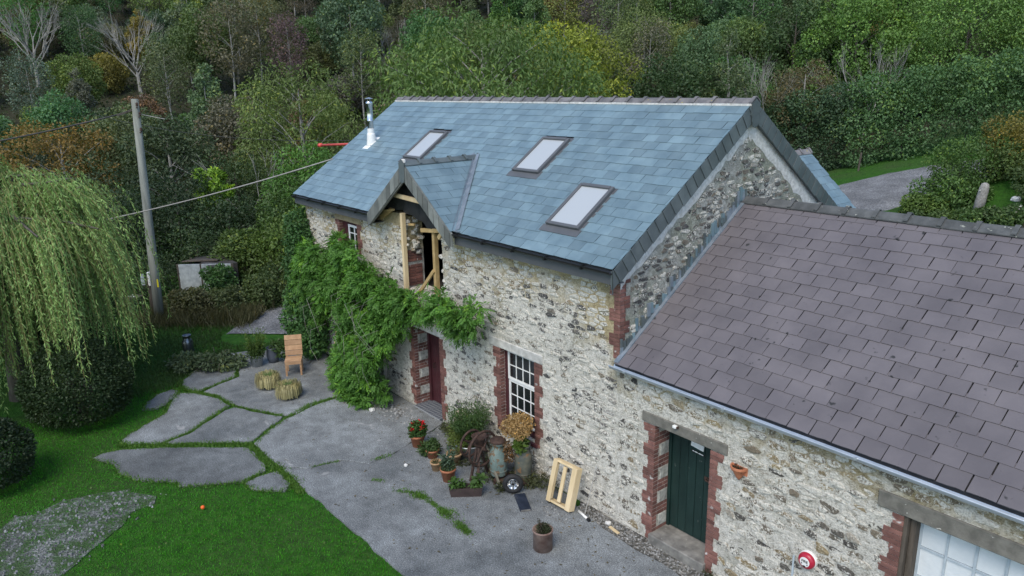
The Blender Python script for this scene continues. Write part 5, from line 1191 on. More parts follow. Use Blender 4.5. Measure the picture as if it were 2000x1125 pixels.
for a in (-.25, .25):
    for b in (-.25, .25): MB().box((a - .03, b - .03, 0), (a + .03, b + .03, .58)).build('leg', OLDWOOD, tb)
mb = MB(); mb.box((-.18, -.05, 0), (.18, .05, .01), Matrix.Rotation(.5, 4, 'Z')).box((-.2, -.04, .011), (.12, .04, .02), Matrix.Rotation(-.5, 4, 'Z')); mb.build('papers', WHITEP, None, (-20.9, -3.45, .621), label='white crossed papers lying on the garden table', cat='papers')
# weeds and long grass in front of the shed
def tufts(name, X, Y, hmin, hmax, wd, seed, color, label, cat, base=-.04, lean=.35, mat=GRASSM, tn=.2):
    nr = np.random.default_rng(seed); n = len(X); z = hgt(X, Y) + base; L_ = nr.uniform(hmin, hmax, n)
    D = np.stack([nr.normal(size=n) * lean, nr.normal(size=n) * lean, np.ones(n)], 1)
    V, F = leaves(nr, np.stack([X, Y, z], 1), D, L_, wd, unit(nr.normal(size=(n, 3))), .05)
    return ob(name, npmesh(name, V, F, mat, np.clip(nr.normal(.5, tn, n), 0, 1)), color=color, kind='stuff', label=label, cat=cat)
nr = np.random.default_rng(9)
t = nr.random(6500); X = -19.4 + 3.6 * t + nr.normal(size=6500) * .35; Y = -3.1 + 4.1 * t + nr.normal(size=6500) * .55; ok = ~((X > -17.6) & (Y < .9) & (X + Y > -17.3)); 
tufts('dry_weeds', X[ok], Y[ok], .2, .7, .03, 10, (.085, .085, .04), 'tall brownish weeds in front of the shed and bushes', 'weeds', lean=.4)
n = 26000; X = nr.uniform(-19.5, -12.3, n); Y = nr.uniform(-5.6, 1.8, n)
def not_slab(X, Y, m=0):
    r = np.ones(len(X), bool)
    for P in SLABP: r &= ~inpoly(P, X, Y)
    return r
lp = np.array(LANEPATH[:4])
def dlane(X, Y):
    d = np.full(len(X), 99.)
    for i in range(len(LANEPATH) - 1):
        a = np.array(LANEPATH[i]); b = np.array(LANEPATH[i + 1]); ab = b - a; t = np.clip(((X - a[0]) * ab[0] + (Y - a[1]) * ab[1]) / (ab @ ab), 0, 1); d = np.minimum(d, np.hypot(X - a[0] - t * ab[0], Y - a[1] - t * ab[1]))
    return d
ok = not_slab(X, Y) & (dlane(X, Y) > 1.15) & ((X < -12.8) | (Y < 0)); tufts('verge_grass', X[ok], Y[ok], .06, .15, .02, 11, (.045, .085, .022), 'rough dark grass between the concrete and the weeds', 'grass')
# lawn
n = 150000; X = nr.uniform(-12.6, 3.5, n); Y = nr.uniform(-11.2, -3.6, n); ok = not_slab(X, Y) & (Y < -3.6 + 0 * X) & ((X < 0) | (Y < -3.9)); gp = inpoly(np.array(GRAVPOLY), X, Y); gd_ = np.full(n, 9.)
for i in range(len(GRAVPOLY)):
    a, b = np.array(GRAVPOLY[i]), np.array(GRAVPOLY[(i + 1) % len(GRAVPOLY)]); ab = b - a; tt = np.clip(((X - a[0]) * ab[0] + (Y - a[1]) * ab[1]) / (ab @ ab), 0, 1); gd_ = np.minimum(gd_, np.hypot(X - a[0] - tt * ab[0], Y - a[1] - tt * ab[1]))
ok &= (~gp | (nr.random(n) < .24 + .9 * np.exp(-gd_ / .22) + .6 * np.clip(np.sin(X * 2.3 + np.sin(Y * 1.7) * 2) * np.sin(Y * 2.1 + X) + .15, 0, 1))); 
tufts('lawn_grass', X[ok], Y[ok], .028, .062, .010, 12, (.045, .235, .008), 'short bright green lawn grass beside the concrete yard', 'grass', base=-.045, lean=.55, tn=.24)
n = 900; X = nr.uniform(-10, 1, n); Y = nr.uniform(-10, -4, n); ok = not_slab(X, Y) & (nr.random(n) < .6); tufts('lawn_clover', X[ok], Y[ok], .03, .06, .05, 13, (.085, .15, .03), 'pale clover leaves scattered in the lawn', 'clover', lean=1.3)
# grass growing in the slab joints
JX, JY = [], []
def joint(pts, w_, dens, seed):
    r_ = np.random.default_rng(seed)
    for i in range(len(pts) - 1):
        a, b = np.array(pts[i]), np.array(pts[i + 1]); L_ = np.linalg.norm(b - a); k = int(L_ * dens); t = r_.random(k); g_ = .4 + .6 * np.sin(t * L_ * 5 + seed) ** 2
        q = a + np.outer(t, b - a) + r_.normal(size=(k, 2)) * (w_ * g_)[:, None]; JX.extend(q[:, 0]); JY.extend(q[:, 1])
joint([(-12.4, -4.25), (-11.9, -4.2), (-11.5, -4.0), (-11.0, -3.74), (-10.3, -3.62), (-10.0, -3.6), (-9.35, -3.28), (-8.6, -2.9)], .045, 420, 1)
joint([(-9.0, -5.57), (-9.17, -4.9), (-9.62, -4.37), (-9.98, -3.8)], .03, 380, 2)
joint([(-9.6, -6.4), (-9.0, -5.75), (-8.5, -5.1), (-7.9, -4.35), (-7.6, -4.05)], .08, 800, 3)
joint([(-7.6, -4.08), (-7.0, -4.1), (-6.4, -4.08), (-6.1, -4.05), (-5.4, -4.0), (-4.8, -4.1)], .08, 1000, 4)
joint([(-8.72, -1.3), (-8.75, -2.0), (-8.5, -2.7), (-8.0, -3.5), (-7.62, -3.95)], .06, 420, 5)
joint([(-8.74, -1.4), (-8.75, -2.1), (-8.55, -2.5)], .10, 700, 15)
joint([(-11.6, -3.95), (-11.8, -3.4), (-12.0, -2.8)], .02, 300, 6); joint([(-6.0, -4.85), (-6.08, -4.45)], .04, 500, 7)
for kk in ('A', 'A2', 'B', 'D', 'E1'): joint(SLABS[kk][0] + SLABS[kk][0][:1], .05, 260, 30 + len(kk))
joint([(-5.66, -3.45), (-5.6, -3.3), (-5.5, -2.9)], .025, 250, 8); joint([(-5.05, -2.3), (-5.0, -1.9)], .06, 500, 9)
for p, q, w_, d_ in (((-3.6, -2.58), (-3.3, -2.38), .045, 900), ((-3.25, -2.36), (-2.95, -2.3), .09, 3200), ((-2.85, -2.3), (-2.55, -2.3), .05, 1400), ((-2.45, -2.3), (-2.1, -2.28), .10, 3600), ((-1.85, -2.33), (-1.4, -2.36), .065, 2600), ((-4.3, -2.75), (-4.1, -2.6), .03, 500)): joint([p, q], w_, d_, int(d_))
tufts('joint_weeds', np.array(JX), np.array(JY), .03, .10, .018, 14, (.085, .185, .028), 'grass and moss growing in the cracks of the concrete yard', 'weeds', base=-.03, lean=.75)
# fallen leaves and grit on the yard
n = 520; X = nr.uniform(-12.5, 3, n); Y = np.where(nr.random(n) < .5, -np.abs(nr.normal(size=n)) * .8 - .1, nr.uniform(-4, -.2, n)); ok = ~not_slab(X, Y); X, Y = X[ok], Y[ok]; n = len(X)
V, F = leaves(nr, np.stack([X, Y, np.full(n, .006)], 1), np.stack([nr.normal(size=n), nr.normal(size=n), nr.random(n) * .1], 1), nr.uniform(.03, .075, n), nr.uniform(.02, .045, n), np.tile([0, 0, 1.], (n, 1)), .1)
ob('fallen_leaves', npmesh('fallen_leaves', V, F, LEAF, nr.random(n)), color=(.10, .085, .05), kind='stuff', label='fallen leaves and bits scattered over the concrete', cat='leaves')
def grit(name, X, Y, smin, smax, mat, seed, label, cat, z=0.0):
    r_ = np.random.default_rng(seed); mbs = MB()
    for x, y in zip(X, Y):
        s_ = r_.uniform(smin, smax); mbs.tone = r_.random(); a = r_.uniform(0, 6)
        vs = [(x + cos(a + k * pi / 2 + r_.uniform(-.4, .4)) * s_, y + sin(a + k * pi / 2) * s_ * r_.uniform(.6, 1), z) for k in range(4)] + [(x + cos(a + k * pi / 2) * s_ * .6, y + sin(a + k * pi / 2) * s_ * .5, z + s_ * r_.uniform(.4, .9)) for k in range(4)]
        mbs.add(vs, [(4, 5, 6, 7), (0, 1, 5, 4), (1, 2, 6, 5), (2, 3, 7, 6), (3, 0, 4, 7)])
    return mbs.build(name, mat, None, kind='stuff', label=label, cat=cat)
GRITM = pm('loose_stone', (.12, .12, .115), (.34, .34, .33), 9, .9, .3, 40, tone=.5)
GRITD = pm('grey_pebbles', (.09, .095, .095), (.22, .225, .225), 9, .9, .3, 40, tone=.5)
n = 260; grit('rubble_grit', -7.2 + nr.normal(size=n) * .75, -.45 - np.abs(nr.normal(size=n)) * .28, .012, .04, GRITM, 15, 'loose rubble and plaster crumbs outside the front door', 'rubble')
n = 1500; grit('stone_chips', nr.uniform(-.8, 6.8, n), nr.uniform(-.38, -.03, n), .010, .024, GRITM, 16, 'grey stone chippings along the outbuilding wall', 'gravel', -.012)
n = 90; grit('plaster_crumbs', -.85 + nr.normal(size=n) * .22, -.72 + nr.normal(size=n) * .10, .008, .022, GRITM, 17, 'white plaster crumbs on the ground by the pallet', 'rubble', .002)
q = nr.random((1500, 2)) * np.array([3.9, 4.2]) + np.array([-7.8, -10.2]); ok = inpoly(np.array(GRAVPOLY), q[:, 0], q[:, 1]); q = q[ok] + nr.normal(size=(int(ok.sum()), 2)) * .16; grit('gravel_stones', q[:, 0], q[:, 1], .012, .04, GRITD, 18, 'loose grey stones in the thin grass patch lower left', 'gravel', -.026)

# ================================================================== CREEPERS ON THE HOUSE
def compound(rng, n, B, rach, nl, lw, out, droop, seed):
    """pinnate leaves on clumps: rachis with paired leaflets"""
    nr = np.random.default_rng(seed); B = np.asarray(B, float); k = nr.choice(len(B), n, p=B[:, 3] ** 2 / np.sum(B[:, 3] ** 2))
    d = unit(nr.normal(size=(n, 3)) + np.array(out) * .7); base = B[k, :3] + d * B[k, 3:4] * nr.uniform(.45, 1.0, (n, 1)); base[:, 1] = np.minimum(base[:, 1], -.05)
    D = unit(d * .9 + nr.normal(size=(n, 3)) * .75 + np.array(out) * .3 + np.array([0, 0, -droop])); upv = unit(d + nr.normal(size=(n, 3)) * .4 + np.array([0, -.2, .8])); S = unit(np.cross(D, upv))
    L_ = rach * nr.uniform(.65, 1.2, (n, 1)); Cc, DD, T, U = [], [], [], []
    tone = np.clip(.5 + (nr.random(len(B))[k] - .5) * .75 + nr.normal(size=n) * .13, 0, 1)
    for j in range(nl):
        f = .2 + .8 * (j // 2) / (nl // 2); sg_ = 1 if j % 2 else -1
        sag = np.zeros((n, 3)); sag[:, 2] = -.25 * f * f * L_[:, 0]
        Cc.append(base + D * L_ * f + sag); DD.append(S * sg_ * (.9 if j < nl - 1 else 0) + D * .65 + np.array([0, 0, -.2])); T.append(tone + nr.normal(size=n) * .06); U.append(upv)
    Cc = np.concatenate(Cc); DD = np.concatenate(DD); T = np.clip(np.concatenate(T), 0, 1); U = np.concatenate(U); m = len(Cc)
    V, F = leaves(nr, Cc, DD, lw[0] * nr.uniform(.75, 1.25, m), lw[1] * nr.uniform(.75, 1.25, m), unit(U + nr.normal(size=(m, 3)) * .25)); return V, F, T
WB = [(-11.3, -.40, 3.15, .55), (-10.4, -.45, 3.25, .62), (-9.5, -.5, 3.45, .62), (-8.6, -.5, 3.5, .62), (-7.85, -.5, 3.25, .6), (-10.9, -.5, 2.6, .6), (-9.9, -.5, 2.7, .65), (-9.0, -.55, 2.8, .7), (-8.1, -.55, 2.65, .7), (-7.3, -.5, 2.8, .55), (-11.35, -.45, 2.1, .5), (-11.2, -.45, 1.5, .34), (-12.0, -.42, 2.9, .5), (-11.9, -.42, 2.3, .45), (-8.7, -.6, 2.05, .65), (-7.9, -.6, 1.85, .68), (-7.35, -.5, 2.2, .5), (-8.35, -.7, 1.3, .65), (-7.7, -.7, 1.1, .62), (-7.3, -.55, 1.6, .42), (-8.75, -.8, .7, .52), (-8.1, -.85, .55, .55), (-7.6, -.75, .45, .42), (-9.2, -.95, .3, .38), (-8.5, -1.0, .25, .4), (-7.9, -1.0, .22, .35), (-9.25, -.75, .8, .38), (-9.15, -.65, 1.3, .36),
      (-6.65, -.42, 2.85, .42), (-6.1, -.45, 3.0, .42), (-5.45, -.45, 3.05, .42), (-4.8, -.45, 3.1, .42), (-4.2, -.42, 3.12, .42), (-3.75, -.38, 3.15, .34), (-4.1, -.42, 2.8, .26), (-6.5, -.4, 2.5, .28), (-7.0, -.45, 3.1, .4), (-6.0, -.4, 2.72, .2)]
wi = thing('wisteria', 'lush green wisteria climbing the house front with an arm above the door', 'creeper', (-8.2, -.35, 0)); off = np.array([-8.2, -.35, 0]); WBl = [(a + 8.2, b + .35, c, r) for a, b, c, r in WB]
rng = random.Random(84); WC = []
for a_, b_, c_, r_ in WB:
    for k_ in range(6):
        d_ = Vector((rng.gauss(0, 1), rng.gauss(-.5, .7), rng.gauss(.1, .9))).normalized(); WC.append((a_ + d_.x * r_ * .72, min(-.06, b_ + d_.y * r_ * .62), max(.12, c_ + d_.z * r_ * .72), r_ * rng.uniform(.26, .44)))
V, F, T = compound(None, 8600, WC, .21, 11, (.080, .034), (0, -.7, .35), .45, 81); ob('foliage', npmesh('foliage', V - off, F, LEAF, T), wi, color=(.085, .205, .032))
mb = MB(); rng = random.Random(82); base = Vector((0, .1, 0)); mb.tube([(0, .1, -.1), (.12, .14, .7), (-.1, .12, 1.5), (.05, .15, 2.4), (0, .16, 3.0)], [.075, .065, .055, .05, .04], 7); mb.tube([(.1, .05, -.1), (-.15, .08, .8), (.08, .06, 1.7), (-.2, .12, 2.6)], [.05, .045, .04, .03], 6)
mb.tube([(0, .16, 2.7), (1.2, .15, 2.95), (2.6, .12, 3.05), (4.2, .1, 3.1)], [.04, .035, .03, .015], 6); mb.tube([(0, .16, 2.7), (-1.2, .15, 3.0), (-3.0, .12, 3.1)], [.04, .03, .015], 6)
for b in WBl: mb.tube([(b[0] * .8, .15, min(b[2], 2.9) * .85), ((b[0] * .9), b[1] + .1, b[2] * .95), b[:3]], [.018, .012, .005], 4, False)
for i in range(16):
    x = rng.uniform(-2.6, 1.2); z = rng.uniform(1.6, 3.4); p = Vector((x, -.5, z)); mb.tube([p, p + Vector((rng.uniform(-.2, .3), -.45, -.1)), p + Vector((rng.uniform(-.3, .6), -.5, -.6)), p + Vector((rng.uniform(-.4, .8), -.4, -1.0))], [.006, .005, .004, .003], 3, False)
mb.build('stem', PALEBARK, wi, smooth=True)
iv = thing('ivy', 'dark green leafy climber on the far left corner of the house', 'creeper', (-12.6, -.3, 0))
IB = [(-12.85, -.2, 3.95, .42), (-12.6, -.28, 3.45, .48), (-12.95, -.25, 2.8, .5), (-12.4, -.35, 2.3, .5), (-12.75, -.35, 1.6, .52), (-12.1, -.38, 1.5, .42), (-12.2, -.38, .85, .45), (-12.7, -.4, .6, .5), (-11.75, -.38, .9, .3), (-13.05, -.1, 3.4, .35), (-13.1, -.1, 2.1, .4), (-11.6, -.42, 1.7, .42), (-12.9, -.5, 1.0, .5), (-11.9, -.5, .45, .42), (-13.2, -.35, 1.6, .4)]
V, F, T = blobs_crown(np.random.default_rng(83), IB, 15000, (.10, .065), .5, .55, 1.0, .7); V[:, 1] = np.where((V[:, 0] > -12.71) & (V[:, 1] > -.03), -.03 - .2 * np.abs(V[:, 1]), V[:, 1]); ob('foliage', npmesh('foliage', V - np.array([-12.6, -.3, 0]), F, LEAF, T), iv, color=(.064, .150, .044))
mb = MB()
for b in IB: mb.tube([(.05, .2, 0), (b[0] + 12.6 * 1.0, .18, b[2] * .6), (b[0] + 12.6, b[1] + .3, b[2])], [.03, .02, .006], 5, False)
mb.build('stem', BARK, iv, smooth=True)

# ================================================================== THINGS IN THE YARD
# wooden chair
ch = thing('wooden_chair', 'orange-brown slatted wooden chair beside the creeper', 'chair', (-11.15, -1.45, 0), radians(62))
for i in range(3): MB().box((-.23, -.22 + i * .147, .42), (.23, -.22 + i * .147 + .14, .445), bev=.004).build('seat_slat', CHAIRW, ch)
MB().box((-.225, -.235, .34), (.225, -.222, .418)).build('apron', CHAIRW, ch)
Mb = Matrix.Rotation(radians(-12), 4, 'X')
for i in range(4): MB().box((-.24, -.012, .03 + i * .148), (.24, .012, .03 + i * .148 + .14), bev=.004).build('back_slat', CHAIRW, ch, (0, .235, .43), Mb.to_3x3())
for sx in (-1, 1):
    MB().box((-.025, -.02, 0), (.025, .02, .42)).build('leg', CHAIRW, ch, (sx * .2, -.195, 0)); MB().beam((sx * .2, .2, 0), (sx * .2, .225, .43), .045, .045, (0, 1, 0)).build('leg', CHAIRW, ch); MB().beam((sx * .2, .25, .43), (sx * .2, .385, 1.0), .04, .03, (0, 1, 0)).build('back_post', CHAIRW, ch)
# grass tussocks in round heads
for i, (x, y, lab) in enumerate([(-10.62, -2.42, 'round straw-coloured grass tussock, left of the pair by the chair'), (-9.6, -2.28, 'round straw-coloured grass tussock, right of the pair by the chair')]):
    t = thing('grass_tussock', lab, 'ornamental grass', (x, y, 0), i * 2.0, 'grass tussocks by the chair'); nr = np.random.default_rng(400 + i); n = 900
    a = nr.uniform(0, 2 * pi, n); r0 = nr.uniform(0, .09, n); V = []; F = []; Tn = []; reach = nr.uniform(.14, .30, n); hh = nr.uniform(.30, .43, n)
    for j in range(n):
        ca, sa = cos(a[j]), sin(a[j]); pts = []; tb_ = nr.uniform(.0, .85)
        for f in (0, .3, .6, .85, 1.0):
            rr = r0[j] + reach[j] * (1 - (1 - f) ** 2.2); z = hh[j] * (sin(min(f, .62) / .62 * pi / 2)) - (max(0, f - .62) / .38) ** 1.3 * (hh[j] - .05) * nr.uniform(.75, 1); pts.append((rr * ca, rr * sa, max(.01, z)))
        b = len(V); wv = .0065
        for p in pts: V += [(p[0] - sa * wv, p[1] + ca * wv, p[2]), (p[0] + sa * wv, p[1] - ca * wv, p[2])]
        for k in range(4): F.append((b + 2 * k, b + 2 * k + 1, b + 2 * k + 3, b + 2 * k + 2)); Tn.append(tb_)
    TUSS = leafmat('tussock_blades_%d' % i, .2, .6); ob('blades', npmesh('blades', V, F, TUSS, Tn), t, color=(.40, .36, .18))
    V, F = leaves(nr, np.stack([nr.normal(size=420) * .09, nr.normal(size=420) * .09, np.full(420, .30)], 1), np.stack([nr.normal(size=420), nr.normal(size=420), nr.uniform(.1, .9, 420)], 1), nr.uniform(.1, .24, 420), .01, None, .02); ob('green_blades', npmesh('green_blades', V, F, GRASSM, nr.random(420)), t, color=(.17, .25, .09))
# bucket planter, dark pot behind, churn
def pot(name, label, cat, loc, prof, mat, plant_fn=None, soil=None, n=20, rz=0, group=None):
    t = thing(name, label, cat, loc, rz, group); MB().lathe(prof, n).build('pot', mat, t, smooth=True)
    if soil: MB().lathe([(.0, soil[1] - .02), (soil[0], soil[1] - .0), (0, soil[1] + .01)][1:], n).build('soil', SOIL, t)
    if plant_fn: plant_fn(t)
    return t
def foliage(name, B, n, leaf, color, seed, droop=.1, mat=None, shell=.3, tv=.4):
    def f(t):
        V, F, tn = blobs_crown(np.random.default_rng(seed), B, n, leaf, droop, shell, 1.0, tv); ob(name, npmesh(name, V, F, mat or LEAF, tn), t, color=color)
    return f
def seq(*fs):
    def f(t):
        for g in fs: g(t)
    return f
def stalks(name, n, h, r, spread, color, seed, z0=.2, lw=.02, ll=.1):
    def f(t):
        nr = np.random.default_rng(seed); C, D = [], []
        for i in range(n):
            a = nr.uniform(0, 6.28); q = nr.uniform(0, r); tp = np.array([cos(a) * (q + spread), sin(a) * (q + spread), h * nr.uniform(.6, 1)]); b = np.array([cos(a) * q * .5, sin(a) * q * .5, z0])
            for k in range(16): f_ = k / 15; C.append(b + (tp + np.array([0, 0, z0]) - b) * f_ + nr.normal(size=3) * .008); D.append((tp - b) * .5 / np.linalg.norm(tp - b) + nr.normal(size=3) * .6)
        V, F = leaves(nr, np.array(C), np.array(D), nr.uniform(.6, 1.2, len(C)) * ll, lw); ob(name, npmesh(name, V, F, LEAF, np.clip(nr.normal(.5, .2, len(C)), 0, 1)), t, color=color)
    return f
POT = lambda r, h: [(r * .68, 0), (r * .93, h * .82), (r * 1.02, h * .82), (r * 1.04, h), (r * .92, h), (r * .86, h * .8), (.0, h * .78)]
pot('bucket_planter', 'galvanised bucket with tall ferny green plant', 'planter', (-12.45, -2.05, 0), [(.15, 0), (.19, .33), (.205, .335), (.2, .35), (.18, .34), (.17, .28), (0, .27)], GALV, seq(stalks('fern', 70, .85, .16, .18, (.09, .15, .03), 410, .25, .022, .11), foliage('leaves', [(0, 0, .42, .24), (-.1, .05, .5, .2), (.12, -.05, .4, .16)], 900, (.08, .04), (.045, .085, .02), 411)))
pot('grey_pot', 'dark grey glazed pot behind the galvanised bucket', 'pot', (-12.45, -1.55, 0), [(.14, 0), (.19, .2), (.17, .42), (.19, .46), (.17, .46), (.15, .4), (0, .38)], pm('grey_glaze', (.07, .08, .1), (.11, .12, .145), 5, .35, 0), foliage('leaves', [(.1, .1, .5, .2), (.25, .2, .35, .2)], 500, (.08, .05), (.06, .11, .03), 412))
CHURN = [(.165, 0), (.17, .02), (.17, .42), (.155, .47), (.11, .55), (.105, .60), (.135, .63), (.14, .66), (.12, .665), (.10, .61), (0, .6)]
def churn(label, loc, mat, rz=0, lid=False, s=1.0):
    t = thing('milk_churn', label, 'milk churn', loc, rz); pr_ = [(a * s, b * s) for a, b in CHURN]; MB().lathe(pr_, 22).build('body', mat, t, smooth=True)
    for sx in (-1, 1): MB().tube([(sx * .11 * s, 0, .57 * s), (sx * .19 * s, 0, .55 * s), (sx * .2 * s, 0, .46 * s), (sx * .165 * s, 0, .42 * s)], .011, 6).build('handle', mat, t, smooth=True)
    MB().lathe([(.172 * s, .10), (.178 * s, .11), (.172 * s, .125)], 22).build('hoop', mat, t)
    if lid: MB().lathe([(.14 * s, .66 * s), (.155 * s, .67 * s), (.155 * s, .70 * s), (.12 * s, .73 * s), (0, .735 * s)], 20).build('lid', RUST, t, smooth=True)
    return t
churn('shiny steel milk churn standing by the dark grass', (-14.95, -3.25, -.03), DARKSTEEL, .4, s=.95)
# heap of cut branches
t = thing('branch_heap', 'heap of cut leafy branches on the edge of the concrete', 'branch heap', (-13.2, -3.3, 0)); nr = np.random.default_rng(420)
V, F, tn = blobs_crown(nr, [(-.75, -.55, .12, .3), (-.5, -.35, .18, .36), (-.15, -.1, .22, .36), (.2, .1, .2, .34), (.45, .4, .16, .3), (-.2, -.5, .12, .28), (.1, .5, .2, .3), (.5, .8, .15, .3)], 2600, (.12, .055), .1, .3, .7, .6); V[:, 2] = np.abs(V[:, 2]) + .01; ob('leaves', npmesh('leaves', V, F, LEAF, tn), t, color=(.088, .125, .062))
mb = MB(); rng = random.Random(4)
for i in range(22): a = rng.uniform(0, 6.3); x, y = rng.uniform(-.8, .5), rng.uniform(-.6, .6); mb.tube([(x, y, .04), (x + cos(a) * .3, y + sin(a) * .3, rng.uniform(.1, .3)), (x + cos(a) * .6, y + sin(a) * .6, rng.uniform(.05, .3))], [.012, .009, .004], 4)
mb.build('twigs', BARK, t)
# broom in the creeper
t = thing('broom', 'long-handled wooden broom leaning against the wall in the creeper', 'broom', (-10.5, -.62, 0)); MB().tube([(0, 0, .06), (-.42, .52, 1.45)], .016, 8).build('handle', TIMBER, t, smooth=True); MB().box((-.16, -.03, .04), (.16, .03, .085)).build('head', TIMBERY, t); MB().box((-.155, -.028, .0), (.155, .028, .04)).build('bristles', OLDWOOD, t)
# white stone by the creeper
for x, y, s_, lab in ((-7.35, -1.05, .085, 'white stone at the foot of the creeper'), (-4.35, -1.9, .05, 'small white stone on the concrete left of the flower pots')): 
    o = rubble(x, y, s_ * .4, s_, LIMESTONE, 'white_stone', parent=house); o.parent = None; tag(o, lab, 'stone')
# plaster bag and rubble in the wall opening
o = MB().box((-.09, -.1, 0), (.09, .1, .28), bev=.03).build('white_bag', WHITEP, None, (-5.66, .2, 3.081), (0, 0, .5), label='white bag standing in the opened wall under the dormer', cat='bag')
# geranium
GR = [(0, 0, .42, .17), (-.09, .02, .38, .13), (.1, .03, .4, .14), (0, -.08, .36, .13), (.02, .1, .42, .12)]
g = pot('geranium_pot', 'terracotta pot of red geraniums by the front door', 'flower pot', (-4.98, -1.2, 0), POT(.175, .28), TERRA, foliage('leaves', GR, 1300, (.055, .05), (.05, .105, .024), 430)); nr = np.random.default_rng(431)
for x, y, z in ((-.1, -.05, .53), (.1, .1, .58), (.16, .02, .5), (.0, -.14, .44), (-.02, .08, .57)):
    V, F = leaves(nr, np.tile([0, 0, 0.], (40, 1)) + nr.normal(size=(40, 3)) * .018, nr.normal(size=(40, 3)), .035, .03); ob('flower', npmesh('flower', V, F, PETAL, nr.random(40) * .8), g, (x, y, z), color=(.62, .014, .022))
# plants by the window
pot('small_plant_pot', 'terracotta pot with trailing green plant, leftmost of the pots by the window', 'flower pot', (-4.3, -1.25, 0), POT(.15, .2), TERRA, foliage('leaves', [(0, 0, .26, .16), (-.14, -.08, .18, .16), (-.1, .1, .22, .14), (-.2, -.05, .08, .1)], 900, (.07, .035), (.055, .10, .028), 432))
pot('tan_pot', 'small pale tan clay pot between the terracotta pots', 'flower pot', (-3.78, -1.5, 0), POT(.125, .2), TANPOT, foliage('leaves', [(0, 0, .17, .08)], 160, (.05, .02), (.06, .075, .03), 433))
pot('wide_clay_pot', 'wide clay pot of low herbs behind the tan pot', 'flower pot', (-3.75, -1.05, 0), POT(.17, .26), TANPOT, foliage('leaves', [(0, 0, .23, .12)], 300, (.045, .018), (.05, .07, .025), 434))
pot('terracotta_pot', 'terracotta pot with spiky leek-like leaves behind the dark trough', 'flower pot', (-3.25, -1.55, 0), POT(.165, .28), TERRA, seq(foliage('leaves', [(0, 0, .3, .15), (-.08, 0, .36, .1)], 500, (.06, .025), (.06, .095, .035), 435), stalks('spikes', 14, .42, .1, .06, (.075, .12, .075), 436, .26, .03, .12)))
t = thing('planter_trough', 'long dark planter trough with green seedlings', 'trough', (-2.55, -1.6, 0), radians(52)); mb = MB()
mb.add([(-.3, -.09, 0), (.3, -.09, 0), (.3, .09, 0), (-.3, .09, 0), (-.33, -.115, .19), (.33, -.115, .19), (.33, .115, .19), (-.33, .115, .19), (-.31, -.095, .19), (.31, -.095, .19), (.31, .095, .19), (-.31, .095, .19), (-.305, -.09, .15), (.305, -.09, .15), (.305, .09, .15), (-.305, .09, .15)], [(3, 2, 1, 0), (0, 1, 5, 4), (1, 2, 6, 5), (2, 3, 7, 6), (3, 0, 4, 7), (4, 5, 9, 8), (5, 6, 10, 9), (6, 7, 11, 10), (7, 4, 8, 11), (8, 9, 13, 12), (9, 10, 14, 13), (10, 11, 15, 14), (11, 8, 12, 15)]); mb.build('box', pm('brown_plastic', (.04, .028, .026), (.065, .045, .042), 6, .6, .1, 30), t); MB().box((-.303, -.089, .12), (.303, .089, .152)).build('soil', SOIL, t)
foliage('seedlings', [(-.22, 0, .24, .12), (-.1, .02, .2, .08), (.2, 0, .22, .1)], 480, (.07, .035), (.07, .145, .03), 437)(t); foliage('broad_leaves', [(.27, .0, .3, .10)], 26, (.13, .09), (.09, .16, .05), 438)(t)
# rosemary in a galvanised tub, stone slab
pot('rosemary_tub', 'big upright rosemary bush in a pale galvanised tub', 'planter', (-3.85, -.55, 0), [(.30, 0), (.34, .30), (.36, .31), (.36, .33), (.33, .33), (.31, .25), (0, .24)], GALV, seq(stalks('rosemary', 560, .95, .34, .16, (.066, .125, .036), 440, .25, .018, .07), foliage('side_shoots', [(-.3, -.12, .42, .26), (-.2, .1, .55, .26), (0, -.28, .42, .24), (-.34, -.05, .2, .2)], 3200, (.05, .022), (.12, .165, .036), 441)))
t = MB().prism([(-.2, 0), (.2, .02), (.17, .5), (.02, .62), (-.15, .55)], -.03, .03, .01).build('stone_slab', pm('pale_slab', (.34, .29, .21), (.48, .42, .32), 7, .9, .5, 30), None, (-4.75, -.22, .03), (radians(78), 0, radians(20)), label='pale tan stone slab leaning on the wall beside the rosemary', cat='stone slab')
# iron hand mill with flywheel
t = thing('flywheel_machine', 'old rusty iron machine with big curved-spoke flywheel', 'machine', (-3.05, -1.0, 0), radians(6)); t.scale = (1.12,) * 3; 
def ring(r, rr, n=32, sx=1): return [(0, cos(2 * pi * k / n) * r, sin(2 * pi * k / n) * r) for k in range(n)]
def flywheel(x, r, tilt=0):
    mb = MB(); mb.tube(ring(r, .02), .024, 7, close=True); mb.lathe([(.045, -.04), (.045, .04)], 10, M=Matrix.Rotation(pi / 2, 4, 'Y'))
    for k in range(4):
        a = k * pi / 2 + .4; mb.tube([(0, cos(a) * .03, sin(a) * .03), (0, cos(a + .5) * r * .45, sin(a + .5) * r * .45), (0, cos(a + .55) * r * .8, sin(a + .55) * r * .8), (0, cos(a + .25) * r, sin(a + .25) * r)], [.022, .018, .016, .018], 6, False)
    mb.build('flywheel', RUST, t, (x, 0, .62), (0, tilt, 0), smooth=True)
flywheel(.22, .33); flywheel(-.10, .25)
MB().tube([(-.22, 0, .62), (.3, 0, .62)], .022, 8).build('axle', RUST, t)
for a, b in (((.1, -.22, 0), (.1, -.02, .66)), ((.1, .22, 0), (.1, .02, .66)), ((.32, -.24, 0), (.14, -.02, .62))): MB().beam(a, b, .05, .025).build('leg', RUST, t)
MB().lathe([(.05, .6), (.09, .68), (.11, .78), (.16, .84), (.15, .84), (.05, .76), (0, .7)], 12, (.12, .02, 0)).build('hopper', RUST, t, smooth=True)
